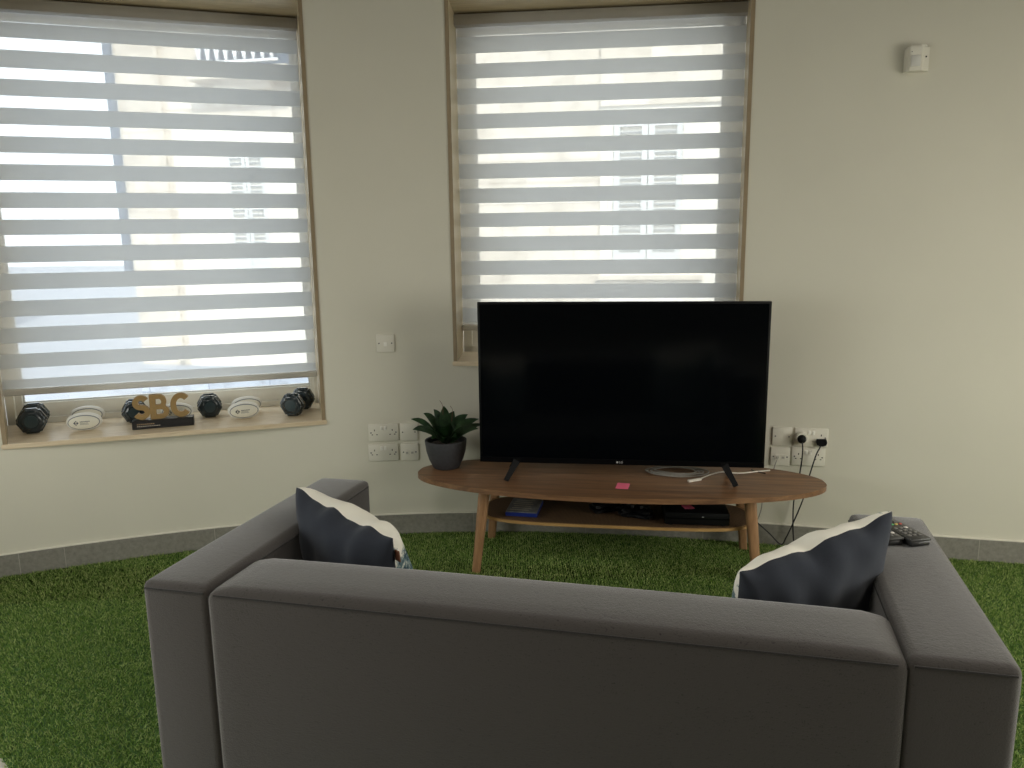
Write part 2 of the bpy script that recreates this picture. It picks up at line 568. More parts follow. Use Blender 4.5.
# window openings on the wall surface: x range, z range
OPEN1 = (-2.214, -0.905, 0.585, 2.522)
OPEN2 = (-0.281, 1.060, 0.855, 2.522)

def wall_mesh():
    bm = bmesh.new()
    xs = sorted(set([XL + (XR - XL) * i / 70 for i in range(71)] + list(OPEN1[:2]) + list(OPEN2[:2])))
    zs = [-0.02, OPEN1[2], OPEN2[2], 1.5, OPEN1[3], CEIL + 0.02]
    grid = {}
    for i, x in enumerate(xs):
        p, t = on_wall(x)
        for j, z in enumerate(zs):
            grid[i, j] = bm.verts.new((p.x, p.y, z))
    for i in range(len(xs) - 1):
        xm = (xs[i] + xs[i + 1]) / 2
        for j in range(len(zs) - 1):
            zm = (zs[j] + zs[j + 1]) / 2
            if any(o[0] < xm < o[1] and o[2] < zm < o[3] for o in (OPEN1, OPEN2)):
                continue
            bm.faces.new([grid[i, j], grid[i + 1, j], grid[i + 1, j + 1], grid[i, j + 1]])
    return bm
o = obj('wall_front', wall_mesh(), m_wall); tag(o, kind='structure')

YB = -9.0
pl = on_wall(XL)[0]; pr = on_wall(XR)[0]
bm = bmesh.new()
box(bm, XL - 0.12, XL, YB, VY0, -0.02, CEIL + 0.02)
box(bm, XL - 0.12, XL, VY1, pl.y + 0.15, -0.02, CEIL + 0.02)
box(bm, XL - 0.12, XL, VY0, VY1, -0.02, WZ0)
box(bm, XL - 0.12, XL, VY0, VY1, WZ1, CEIL + 0.02)
o = obj('wall_left', bm, m_wall, smooth=0); tag(o, kind='structure')
# right wall with the opening of the added window
bm = bmesh.new()
box(bm, XR, XR + 0.2, YB, WY0, -0.02, CEIL + 0.02)
box(bm, XR, XR + 0.2, WY1, pr.y + 0.2, -0.02, CEIL + 0.02)
box(bm, XR, XR + 0.2, WY0, WY1, -0.02, WZ0)
box(bm, XR, XR + 0.2, WY0, WY1, WZ1, CEIL + 0.02)
o = obj('wall_right', bm, m_wall, smooth=0); tag(o, kind='structure')
o = obj('wall_back', nbox(XL - 0.12, XR + 0.2, YB - 0.12, YB, -0.02, CEIL + 0.02), m_wall, smooth=0); tag(o, kind='structure')

def room_outline(off=0.0):
    pts = [(XL - 0.1, YB - 0.1), (XR + 0.1, YB - 0.1)]
    for i in range(41):
        x = XR + (XL - XR) * i / 40
        p, t = on_wall(x, -0.02)
        pts.append((p.x, p.y))
    return pts
o = obj('floor', prism(bmesh.new(), room_outline(), -0.10, 0.0), m_tile, smooth=0); tag(o, kind='structure')
o = obj('ceiling', prism(bmesh.new(), room_outline(), CEIL, CEIL + 0.1), m_ceil, smooth=0); tag(o, kind='structure')

# unseen right side window, added to brighten the room
w3 = thing('added_window_3', None, None, (XR, 0, 0), kind='structure')
bm = bmesh.new()
for a in ((WY0, WY0 + 0.06, WZ0, WZ1), (WY1 - 0.06, WY1, WZ0, WZ1), (WY0, WY1, WZ0, WZ0 + 0.06), (WY0, WY1, WZ1 - 0.06, WZ1), ((WY0 + WY1) / 2 - 0.03, (WY0 + WY1) / 2 + 0.03, WZ0, WZ1)):
    box(bm, 0.10, 0.16, *a)
obj('frame', bm, m_frame, w3, smooth=0)
obj('pane', nbox(0.128, 0.132, WY0, WY1, WZ0, WZ1), m_glass, w3, smooth=0)

w4 = thing('added_window_4', None, None, (XL, 0, 0), kind='structure')  # unseen left side window, added to light the room
bm = bmesh.new()
for a in ((VY0, VY0 + 0.06, WZ0, WZ1), (VY1 - 0.06, VY1, WZ0, WZ1), (VY0, VY1, WZ0, WZ0 + 0.06), (VY0, VY1, WZ1 - 0.06, WZ1), ((VY0 + VY1) / 2 - 0.03, (VY0 + VY1) / 2 + 0.03, WZ0, WZ1)):
    box(bm, -0.10, -0.04, *a)
obj('frame', bm, m_frame, w4, smooth=0)
obj('pane', nbox(-0.072, -0.068, VY0, VY1, WZ0, WZ1), m_glass, w4, smooth=0)

# skirting of grey stone tiles, one curved strip, joints and the pale line of caulk above
def arc_strip(x0, x1, off0, off1, z0, z1, n=60):
    bm = bmesh.new()
    rows = []
    for i in range(n + 1):
        x = x0 + (x1 - x0) * i / n
        a = on_wall(x, off0)[0]; b = on_wall(x, off1)[0]
        rows.append([bm.verts.new((a.x, a.y, z0)), bm.verts.new((b.x, b.y, z0)), bm.verts.new((b.x, b.y, z1)), bm.verts.new((a.x, a.y, z1))])
    for r0, r1 in zip(rows, rows[1:]):
        for k in range(4):
            bm.faces.new([r0[k], r0[(k + 1) % 4], r1[(k + 1) % 4], r1[k]])
    bm.faces.new(rows[0][::-1]); bm.faces.new(rows[-1])
    return bm
bb = obj('baseboard_front', arc_strip(XL, XR, -0.002, 0.012, 0, 0.103), m_base, smooth=0.3); tag(bb, kind='structure')
g = bmesh.new()
for x in (-2.21, -2.045, -1.44, -0.76, -0.20, 0.36, 0.92, 1.50, 2.085, 2.62):
    p, t = on_wall(x, 0.0122)
    box(g, -0.0016, 0.0016, -0.0008, 0.0006, 0, 0.103, M=Matrix.Translation(p) @ Matrix.Rotation(-t, 4, 'Z'))
obj('tile_joint', g, m_grout, bb, smooth=0)
obj('caulk_line', arc_strip(XL, XR, -0.002, 0.009, 0.103, 0.108), m_caulk, bb, smooth=0)

# ------------------------------------------------------------------ windows 1 and 2 with linings, sills, frames, panes
def window(name, back_left, ang, width, z0, zl, fl, fr, stiles, rails, overhang):
    """local frame: x along the pane, y outward, origin at the back-left corner of the reveal"""
    w = thing(name, None, None, (back_left[0], back_left[1], 0), ang, kind='structure')
    R = Matrix.Rotation(-ang, 2)
    loc = lambda p: R @ (Vector((p[0], p[1])) - Vector(back_left))
    L, Rr = loc(fl), loc(fr)
    T = 0.018
    ztop = zl
    ch = (Rr - L).normalized()
    nrm = Vector((ch.y, -ch.x))          # into the room
    # side boards: brown edge faces the room, pale inside
    for nm, F, sgn, B in (('lining', L, 1, Vector((0, 0))), ('lining', Rr, -1, Vector((width, 0)))):
        Fi = F + ch * T * sgn
        Bo = B - Vector((T * sgn, 0))
        bm = prism(bmesh.new(), [F, Fi, B, Bo] if sgn < 0 else [Fi, F, Bo, B], z0, ztop + T)
        ob = obj(nm, bm, m_lin, w, smooth=0)
        bm = prism(bmesh.new(), [F + nrm * 0.004, Fi + nrm * 0.004, Fi, F], z0, ztop + T)
        obj('lining_edge', bm, m_edge, ob, smooth=0)
    bm = prism(bmesh.new(), [L - nrm * 0.02, Rr - nrm * 0.02, Vector((width, 0)), Vector((0, 0))], ztop, ztop + T)
    obj('head_lining', bm, m_lin, w, smooth=0)
    Lo, Ro = L - ch * 0.004, Rr + ch * 0.004
    bm = prism(bmesh.new(), [Lo + nrm * overhang, Ro + nrm * overhang, Ro - nrm * 0.05, Vector((width + T, 0.0)), Vector((-T, 0.0)), Lo - nrm * 0.05], z0 - 0.021, z0)
    bmesh.ops.bevel(bm, geom=[e for e in bm.edges if abs(e.verts[0].co.z - e.verts[1].co.z) < 1e-6 and e.verts[0].co.y < -0.2 and e.verts[1].co.y < -0.2], offset=0.003, segments=2, affect='EDGES')
    obj('sill', bm, m_sill, w, smooth=0)
    sl, sr = stiles
    rb, rtp = rails
    bm = bmesh.new()
    D = 0.07
    box(bm, 0, sl * 0.55, 0, D, z0, ztop, 0.002, 1); box(bm, width - sr * 0.55, width, 0, D, z0, ztop, 0.002, 1)
    box(bm, 0, width, 0, D, z0 - 0.02, z0 + rb * 0.3, 0.002, 1); box(bm, 0, width, 0, D, ztop - rtp * 0.55, ztop + 0.03, 0.002, 1)
    obj('frame', bm, m_frame, w, smooth=0)
    bm = bmesh.new()
    a, b, c, d = sl * 0.5, width - sr * 0.5, z0 + rb * 0.28, ztop - rtp * 0.5
    box(bm, a, sl, 0.012, 0.06, c, d, 0.003, 1); box(bm, width - sr, b, 0.012, 0.06, c, d, 0.003, 1)
    box(bm, sl, width - sr, 0.012, 0.06, c, z0 + rb, 0.003, 1); box(bm, sl, width - sr, 0.012, 0.06, ztop - rtp, d, 0.003, 1)
    sash = obj('sash', bm, m_frame, w, smooth=0)
    obj('pane', nbox(sl - 0.005, width - sr + 0.005, 0.034, 0.038, z0 + rb - 0.005, ztop - rtp + 0.005), m_glass, w, smooth=0)
    bm = bmesh.new()
    e = 0.007
    box(bm, sl, sl + e, 0.02, 0.034, z0 + rb, ztop - rtp); box(bm, width - sr - e, width - sr, 0.02, 0.034, z0 + rb, ztop - rtp)
    box(bm, sl, width - sr, 0.02, 0.034, z0 + rb, z0 + rb + e); box(bm, sl, width - sr, 0.02, 0.034, ztop - rtp - e, ztop - rtp)
    obj('glazing_bead', bm, m_rail, sash, smooth=0)
    return w

A1, A2 = rad(18.0), rad(-6.5)
BL1 = (-1.036 - 1.455 * math.cos(A1), 4.096 - 1.455 * math.sin(A1))
BL2 = (-0.251, 4.072)
f1l, f1r = on_wall(OPEN1[0])[0], on_wall(OPEN1[1])[0]
f2l, f2r = on_wall(OPEN2[0])[0], on_wall(OPEN2[1])[0]
window('window_1', BL1, A1, 1.455, 0.601, 2.51, f1l, f1r, (0.072, 0.04), (0.10, 0.066), 0.012)
window('window_2', BL2, A2, 1.385, 0.872, 2.51, f2l, f2r, (0.083, 0.093), (0.11, 0.066), 0.012)

# ------------------------------------------------------------------ zebra blinds
def blind(label, back_left, ang, width, bands, ztop, zrail):
    b = thing('roller_blind', label, 'blind', (back_left[0], back_left[1], 0), ang, 'striped roller blinds in the windows')
    y = -0.07
    x0, x1 = 0.006, width - 0.006
    bm = nbox(x0, x1, y - 0.05, y + 0.045, 2.452, 2.502, 0.006, 2)
    obj('cassette', bm, m_cass, b, 0.5)
    # fabric: one hanging sheet of opaque stripes and sheer gaps
    bm = bmesh.new()
    zs = [(2.455, 1)]
    for (t, bo) in bands:
        zs.append((t, 0)); zs.append((bo, 1))
    zs.append((zrail + 0.02, 1))
    nx = 24
    rows = []
    for z, _ in zs:
        rows.append([bm.verts.new((x0 + 0.004 + (x1 - x0 - 0.008) * i / nx, y + 0.0012 * math.sin(i * 1.3 + z * 3), z)) for i in range(nx + 1)])
    for k in range(len(zs) - 1):
        for i in range(nx):
            f = bm.faces.new([rows[k][i], rows[k][i + 1], rows[k + 1][i + 1], rows[k + 1][i]])
            f.material_index = zs[k][1]
    obj('fabric', bm, [m_band, m_sheer], b, 0)
    bm = nbox(x0, x1, y - 0.014, y + 0.014, zrail - 0.012, zrail + 0.02, 0.008, 3)
    obj('bottom_rail', bm, m_rail, b, 0.5)
    return b
B1 = [(2.412, 2.348), (2.297, 2.222), (2.175, 2.104), (2.053, 1.982), (1.931, 1.860), (1.810, 1.740), (1.687, 1.617), (1.566, 1.497),
      (1.447, 1.373), (1.323, 1.250), (1.199, 1.126), (1.075, 1.004), (0.952, 0.885), (0.832, 0.79)]
B2 = [(2.410, 2.334), (2.287, 2.219), (2.174, 2.100), (2.054, 1.985), (1.935, 1.865), (1.819, 1.747), (1.700, 1.629), (1.580, 1.512),
      (1.464, 1.392), (1.345, 1.274), (1.226, 1.154), (1.108, 1.036)]
blind('white striped roller blind in the wide left window above the dumbbells', BL1, A1, 1.455, B1, 2.46, 0.768)
blind('white striped roller blind in the window behind the television', BL2, A2, 1.385, B2, 2.46, 1.003)

# ------------------------------------------------------------------ added ceiling lamps (out of frame, put in to brighten the room)
for k, (x, y, w) in enumerate(ADDED_PANELS):
    where = ['over the right of the sofa', 'over the left of the sofa', 'in the right rear of the room', 'in the left rear of the room'][k]
    t = thing('added_ceiling_light', 'added square white ceiling panel light ' + where, 'ceiling light', (x, y, CEIL), 0, 'added panel lights in the ceiling')
    bm = bmesh.new()
    for s in (-1, 1):
        box(bm, s * 0.31 - 0.012, s * 0.31 + 0.012, -0.322, 0.322, -0.018, 0)
        box(bm, -0.298, 0.298, s * 0.31 - 0.012, s * 0.31 + 0.012, -0.018, 0)
    obj('trim_frame', bm, m_white, t, 0)
    obj('diffuser', nbox(-0.298, 0.298, -0.298, 0.298, -0.012, -0.002), m_panel_glow, t, 0)

# ------------------------------------------------------------------ turf
SO = Vector((-0.874, 1.706)); SA = rad(-13.29)     # sofa origin (rear left corner) and yaw
SW, SD, SHEAR = 1.842, 0.825, 0.045
def sofa_pt(x, y):
    x2 = x + SHEAR * y
    return SO + Vector((x2 * math.cos(SA) - y * math.sin(SA), x2 * math.sin(SA) + y * math.cos(SA)))

turf_edge = [(-2.98, 3.36), (-1.49, 2.02), (-0.2, 0.87), (0.3, 0.45), (3.28, 0.45)]
def turf_outline():
    pts = list(turf_edge)
    for i in range(41):
        x = 3.28 + (-2.98 - 3.28) * i / 40
        p, t = on_wall(x, 0.013)
        pts.append((p.x, p.y))
    return pts
turf = obj('artificial_turf', prism(bmesh.new(), turf_outline(), 0.0, 0.003), m_back, smooth=0)
tag(turf, 'green artificial grass carpet covering the floor around the sofa', 'artificial grass', kind='stuff')

def grass():
    rs = np.random.RandomState(3)
    N = 900000
    x = rs.uniform(-2.98, 3.28, N); y = rs.uniform(0.45, 3.76, N)
    # inside the wall
    wxs = np.linspace(-3.1, 3.4, 200)
    wys = np.array([wall_y(q)[0] for q in wxs])
    ok = y < np.interp(x, wxs, wys) - 0.016
    # on the turf side of its cut edge
    ex = np.array([p[0] for p in turf_edge]); ey = np.array([p[1] for p in turf_edge])
    ok &= y > np.interp(x, ex, ey)
    # not beneath the sofa
    dx, dy = x - SO.x, y - SO.y
    lx = dx * math.cos(SA) + dy * math.sin(SA); ly = -dx * math.sin(SA) + dy * math.cos(SA)
    lx = lx - SHEAR * ly
    ok &= ~((lx > 0.02) & (lx < SW - 0.02) & (ly > 0.02) & (ly < SD - 0.02))
    x, y = x[ok], y[ok]
    n = len(x)
    # tufts: pull blades towards cluster centres on a loose grid
    cx = np.round(x / 0.011) * 0.011 + rs.uniform(-0.004, 0.004, n); cy = np.round(y / 0.011) * 0.011 + rs.uniform(-0.004, 0.004, n)
    x = x * 0.35 + cx * 0.65; y = y * 0.35 + cy * 0.65
    ok = y < np.interp(x, wxs, wys) - 0.016
    x, y = x[ok], y[ok]; n = len(x)
    ang = rs.uniform(0, 2 * np.pi, n) * 0.75 + 2.4 + np.sin(x * 3 + y * 2) * 0.6
    lean = np.abs(rs.normal(0.55, 0.35, n))
    h = rs.uniform(0.010, 0.019, n)
    w = rs.uniform(0.0011, 0.0018, n)
    tw = rs.uniform(0, np.pi, n)
    wx, wy = np.cos(tw) * w, np.sin(tw) * w
    lx, ly = np.cos(ang), np.sin(ang)
    z1 = h * 0.55; z2 = h * np.cos(np.clip(lean, 0, 1.2)) ** 0.5
    m1 = h * lean * 0.30; m2 = h * lean * 1.0
    V = np.empty((n, 5, 3), np.float32)
    V[:, 0] = np.stack([x - wx, y - wy, np.full(n, 0.001)], 1)
    V[:, 1] = np.stack([x + wx, y + wy, np.full(n, 0.001)], 1)
    V[:, 2] = np.stack([x + lx * m1 + wx * .8, y + ly * m1 + wy * .8, z1], 1)
    V[:, 3] = np.stack([x + lx * m1 - wx * .8, y + ly * m1 - wy * .8, z1], 1)
    V[:, 4] = np.stack([x + lx * m2, y + ly * m2, z2], 1)
    base = np.arange(n, dtype=np.int32)[:, None] * 5
    loops = np.concatenate([base + np.array([0, 1, 2, 3]), base + np.array([3, 2, 4])], 1).astype(np.int32).ravel()
    me = bpy.data.meshes.new('grass_blades')
    me.vertices.add(n * 5); me.vertices.foreach_set('co', V.ravel())
    me.loops.add(n * 7); me.loops.foreach_set('vertex_index', loops)
    me.polygons.add(n * 2)
    st = (np.arange(n, dtype=np.int32)[:, None] * 7 + np.array([0, 4])).astype(np.int32).ravel()
    me.polygons.foreach_set('loop_start', st)
    me.update(calc_edges=True)
    o = link('grass_pile', me, m_grass, turf)
    o['kind'] = 'stuff'
grass()

# ------------------------------------------------------------------ sofa
sofa = thing('sofa', 'dark grey fabric two seat sofa seen from behind on the green turf', 'sofa', (SO.x, SO.y, 0), SA)
ZT = 0.676
def shear(bm):
    for v in bm.verts:
        v.co.x += SHEAR * v.co.y
    return bm
def crown(bm, x0, x1, y0, y1, z, amt):
    """gently puffed top of an upholstered block"""
    for v in bm.verts:
        if v.co.z > z - 0.04:
            a = max(0, 1 - abs((v.co.x - (x0 + x1) / 2) / ((x1 - x0) / 2)) ** 2.5)
            b = max(0, 1 - abs((v.co.y - (y0 + y1) / 2) / ((y1 - y0) / 2)) ** 2.5)
            v.co.z += amt * (a * b) ** 0.6
def padded(name, x0, x1, y0, y1, z0, z1, r, amt=0.006, mat=None, droop=0.0):
    bm = bmesh.new()
    box(bm, x0, x1, y0, y1, z0, z1)
    nx = max(2, int((x1 - x0) / 0.06)); ny = max(2, int((y1 - y0) / 0.06)); nz = max(2, int((z1 - z0) / 0.08))
    es = [e for e in bm.edges]
    bmesh.ops.bevel(bm, geom=es, offset=r, segments=4, profile=0.55, affect='EDGES')
    for k in range(1, nx):
        x = x0 + (x1 - x0) * k / nx
        bmesh.ops.bisect_plane(bm, geom=bm.verts[:] + bm.edges[:] + bm.faces[:], plane_co=(x, 0, 0), plane_no=(1, 0, 0))
    for k in range(1, ny):
        y = y0 + (y1 - y0) * k / ny
        bmesh.ops.bisect_plane(bm, geom=bm.verts[:] + bm.edges[:] + bm.faces[:], plane_co=(0, y, 0), plane_no=(0, 1, 0))
    crown(bm, x0, x1, y0, y1, z1, amt)
    if droop:                       # the top slopes off softly towards both ends
        for v in bm.verts:
            if v.co.z > z1 - 0.06:
                q = min(v.co.x - x0, x1 - v.co.x)
                v.co.z -= droop * max(0.0, 1 - q / 0.075) ** 2
    shear(bm)
    return obj(name, bm, mat or m_sofa, sofa, 0.9)
AW_L, AW_R, BT = 0.178, 0.196, 0.195
armL = padded('armrest', 0, AW_L, 0, SD + 0.016, 0.05, ZT, 0.022)
armR = padded('armrest', SW - AW_R, SW, 0, SD - 0.012, 0.05, ZT, 0.022)
back = padded('backrest', AW_L - 0.007, SW - AW_R + 0.007, -0.004, BT, 0.05, ZT + 0.002, 0.024, 0.010, droop=0.016)
padded('seat_base', AW_L + 0.002, SW - AW_R - 0.002, BT, SD - 0.02, 0.06, 0.24, 0.02)
mid = (AW_L + SW - AW_R) / 2
padded('seat_cushion', AW_L + 0.004, mid - 0.002, BT + 0.004, SD, 0.242, 0.335, 0.03, 0.008)
padded('seat_cushion', mid + 0.002, SW - AW_R - 0.004, BT + 0.004, SD, 0.242, 0.335, 0.03, 0.008)
for (x, y) in ((0.06, 0.07), (SW - 0.07, 0.07), (0.06, SD - 0.08), (SW - 0.07, SD - 0.08)):
    bm = lathe(bmesh.new(), [(0, 0.003), (0.022, 0.003), (0.027, 0.055), (0, 0.055)], 16)
    bmesh.ops.translate(bm, verts=bm.verts[:], vec=(x + SHEAR * y, y, 0))
    obj('leg', bm, m_black, sofa)
# seams: rear top edges, vertical rear seams, inner and front top edges of the arms
def seam(pts, parent, r=0.0022):
    bm = tube(bmesh.new(), pts, r, 6)
    obj('seam', shear(bm), m_piping, parent)
zs = ZT - 0.013
seam([(0.012, 0.0, zs - 0.002), (AW_L - 0.012, 0.0, zs - 0.002)], armL)
seam([(SW - AW_R + 0.012, 0.0, zs - 0.002), (SW - 0.012, 0.0, zs - 0.002)], armR)
seam([(AW_L + 0.016, -0.0035, zs - 0.002), (SW - AW_R - 0.016, -0.0035, zs - 0.002)], back)
seam([(AW_L, 0.03, zs - 0.006), (AW_L, SD - 0.004, zs - 0.006)], armL)
seam([(SW - AW_R, 0.03, zs - 0.006), (SW - AW_R, SD - 0.032, zs - 0.006)], armR)
seam([(AW_L - 0.003, 0.007, 0.06), (AW_L - 0.003, 0.007, zs - 0.01)], armL, 0.0025)
seam([(SW - AW_R + 0.003, 0.007, 0.06), (SW - AW_R + 0.003, 0.007, zs - 0.01)], armR, 0.0025)

# ------------------------------------------------------------------ cushions
def cushion(label, A, B, fwd_h, lean, height, seed, with_tag, Tf=0.12, Tb=0.088):
    A, B = Vector(A), Vector(B)
    X = (B - A).normalized()
    F = Vector(fwd_h).normalized()
    Zc = (Vector((0, 0, 1)) * math.cos(lean) - F * math.sin(lean))
    Zc = (Zc - X * Zc.dot(X)).normalized()
    Y = Zc.cross(X)                       # away from the viewer, towards the front of the sofa
    Wd = (B - A).length
    c = (A + B) / 2 - Zc * height / 2
    root = thing('cushion', label, 'cushion', group=None)
    root.matrix_world = Matrix(((X.x, Y.x, Zc.x, c.x), (X.y, Y.y, Zc.y, c.y), (X.z, Y.z, Zc.z, c.z), (0, 0, 0, 1)))
    rr = random.Random(seed)
    ph = [rr.uniform(0, 6.28) for _ in range(12)]
    n = 36
    def surf(sign, T):
        bm = bmesh.new()
        g = {}
        for i in range(n + 1):
            for j in range(n + 1):
                u = -math.cos(math.pi * i / n); v = -math.cos(math.pi * j / n)
                pin = 0.055
                x = u * Wd / 2 * (1 - pin * (1 - v * v) * abs(u) ** 3)
                z = v * height / 2 * (1 - pin * (1 - u * u) * abs(v) ** 3)
                e = max(0.0, (1 - u * u) * (1 - v * v))
                th = T * e ** 0.40
                # folds running in from the seams
                wr = 0.0
                for k in range(4):
                    wr += math.sin(u * (7 + 3 * k) + v * (3 + k) * (1 if k % 2 else -1) + ph[k]) * 0.0042
                wr *= e ** 0.5 * (1 - 0.55 * e)
                edge = 0.0075 * (math.sin(u * 8.5 + ph[5]) + 0.5 * math.sin(u * 17 + ph[6])) * (1 - u * u) ** 0.5
                z += edge * abs(v) ** 4
                g[i, j] = bm.verts.new((x, sign * (th + wr), z))
        for i in range(n):
            for j in range(n):
                bm.faces.new([g[i, j], g[i + 1, j], g[i + 1, j + 1], g[i, j + 1]])
        return bm
    obj('front_panel', surf(1, Tf), m_print, root, 3.2)
    obj('back_panel', surf(-1, Tb), m_navy, root, 3.2)
    if with_tag:
        bm = nbox(-0.004, 0.018, -0.0015, 0.0015, -0.016, 0.016)
        bmesh.ops.translate(bm, verts=bm.verts[:], vec=(Wd / 2 - 0.006, 0.003, height / 2 - 0.055))
        obj('label_tag', bm, m_tag, root, 0)
    return root
cushion('navy cushion with cream printed front and brown tag leaning in left corner of sofa',
        (-0.612, 2.115, 0.768), (-0.303, 1.850, 0.718), (0.64, 0.77, 0), rad(13), 0.43, 1, True)
cushion('navy cushion with cream front propped against right arm of sofa beside the remotes',
        (0.484, 1.572, 0.742), (0.872, 1.712, 0.822), (-0.33, 0.94, 0), rad(22), 0.45, 5, False, 0.082, 0.085)

# ------------------------------------------------------------------ coffee table
TX, TY, TA = 0.4555, 3.3606, rad(-8.4225)
TM = Matrix.Translation((TX, TY, 0)) @ Matrix.Rotation(TA, 4, 'Z')
table = thing('coffee_table', 'long oval walnut coffee table with lower shelf below the television', 'table', (TX, TY, 0), TA)
def oval(a, b, p=2.0, n=96):
    out = []
    for i in range(n):
        t = 2 * math.pi * i / n
        c, s = math.cos(t), math.sin(t)
        out.append((a * math.copysign(abs(c) ** (2 / p), c), b * math.copysign(abs(s) ** (2 / p), s)))
    return out
bm = prism(bmesh.new(), oval(0.904, 0.302, 2.05), 0.378, 0.40)
bmesh.ops.bevel(bm, geom=[e for e in bm.edges if abs(e.verts[0].co.z - e.verts[1].co.z) < 1e-6], offset=0.003, segments=2, affect='EDGES')
top = obj('tabletop', bm, [m_top], table, 0.5)
for sx in (-1, 1):
    for sy in (-1, 1):
        bm = bmesh.new()
        pts = [Vector((sx * 0.602, sy * 0.203, 0.0)), Vector((sx * 0.562, sy * 0.168, 0.378))]
        # rounded-square leg, slimmer at the foot
        rings = []
        for p, s in ((pts[0], 0.018), (pts[0].lerp(pts[1], 0.5), 0.0215), (pts[1], 0.025)):
            ring = []
            for k in range(20):
                t = 2 * math.pi * k / 20
                c, q = math.cos(t), math.sin(t)
                ring.append(bm.verts.new((p.x + s * math.copysign(abs(c) ** 0.55, c), p.y + s * math.copysign(abs(q) ** 0.55, q), p.z)))
            rings.append(ring)
        for a, b in zip(rings, rings[1:]):
            for k in range(20):
                bm.faces.new([a[k], a[(k + 1) % 20], b[(k + 1) % 20], b[k]])
        bm.faces.new(rings[0][::-1]); bm.faces.new(rings[-1])
        obj('leg', bm, m_leg, table, 0.9)
ZS = 0.236
bm = bmesh.new()
sh = []
for x, y in oval(0.592, 0.185, 4.0, 80):
    sh.append((x, y))
prism(bm, sh, ZS - 0.013, ZS - 0.001)
bmesh.ops.bevel(bm, geom=[e for e in bm.edges if abs(e.verts[0].co.z - e.verts[1].co.z) < 1e-6], offset=0.004, segments=2, affect='EDGES')
shelf = obj('shelf', bm, m_oak, table, 0.6)
obj('woven_panel', prism(bmesh.new(), [(x * 0.985, y * 0.955) for x, y in sh], ZS - 0.002, ZS), m_cane, shelf, 0)
bm = bmesh.new()
for sx in (-1, 1):
    obj('shelf_rail', bar(bmesh.new(), (sx * 0.578, -0.175, ZS - 0.024), (sx * 0.578, 0.175, ZS - 0.024), 0.022, 0.020), m_leg, table, 0)

bm = bmesh.new()
for sx in (-1, 1):
    bar(bm, (sx * 0.555, -0.165, 0.366), (sx * 0.555, 0.165, 0.366), 0.04, 0.022)
bar(bm, (-0.555, 0, 0.366), (0.555, 0, 0.366), 0.05, 0.022)
obj('apron', bm, m_leg, table, 0)

def on_table(x, y, z):
    return TM @ Vector((x, y, z))

# ------------------------------------------------------------------ television
VX, VY, VA = 0.4654, 3.3016, rad(-7.144)
tv = thing('television', 'large black flat screen television standing on the walnut table', 'television', (VX, VY, 0.4), VA)
TW, TH, TB = 1.235, 0.715, 0.070
obj('housing', nbox(-TW / 2, TW / 2, 0.0, 0.022, TB, TB + TH, 0.003, 2), m_gloss, tv, 0.5)
obj('rear_cover', nbox(-TW / 2 + 0.12, TW / 2 - 0.12, 0.018, 0.065, TB + 0.03, TB + 0.42, 0.014, 3), m_black, tv, 0.5)
obj('screen', nbox(-TW / 2 + 0.010, TW / 2 - 0.010, -0.0012, 0.004, TB + 0.026, TB + TH - 0.010), m_screen, tv, 0)
bm = bmesh.new()
box(bm, -TW / 2 + 0.001, TW / 2 - 0.001, -0.003, 0.004, TB + 0.001, TB + 0.0245, 0.0012, 1)
obj('lower_bezel', bm, m_gloss, tv, 0.5)
def text_mesh(body, size, depth):
    cu = bpy.data.curves.new('lettering', 'FONT')
    cu.body = body; cu.size = size; cu.extrude = depth; cu.align_x = 'CENTER'; cu.align_y = 'CENTER'
    ob = bpy.data.objects.new('lettering', cu); COL.objects.link(ob)
    dg = bpy.context.evaluated_depsgraph_get(); dg.update()
    me = bpy.data.meshes.new_from_object(ob.evaluated_get(dg))
    bpy.data.objects.remove(ob, do_unlink=True)
    return me
me = text_mesh('LG', 0.014, 0.0004)
lg = link('logo', me, m_logo, tv)
lg.location = (0.008, -0.0036, TB + 0.013); lg.rotation_euler = (rad(90), 0, 0)
bm = lathe(bmesh.new(), [(0, 0), (0.0045, 0), (0.0045, 0.0008), (0, 0.0008)], 20, Matrix.Translation((-0.008, -0.0032, TB + 0.013)) @ Matrix.Rotation(rad(90), 4, 'X'))
obj('logo_disc', bm, m_logo, tv)
for sx in (-1, 1):
    bm = bmesh.new()
    bar(bm, (sx * 0.452, -0.002, TB + 0.008), (sx * 0.494, -0.056, 0.004), 0.030, 0.016, (0, 1, 0), 0.72)
    bar(bm, (sx * 0.452, 0.024, TB + 0.008), (sx * 0.494, 0.150, 0.004), 0.030, 0.016, (0, 1, 0), 0.72)
    box(bm, sx * 0.452 - 0.016, sx * 0.452 + 0.016, -0.004, 0.034, TB + 0.001, TB + 0.02)
    obj('foot', bm, m_black, tv, 0)

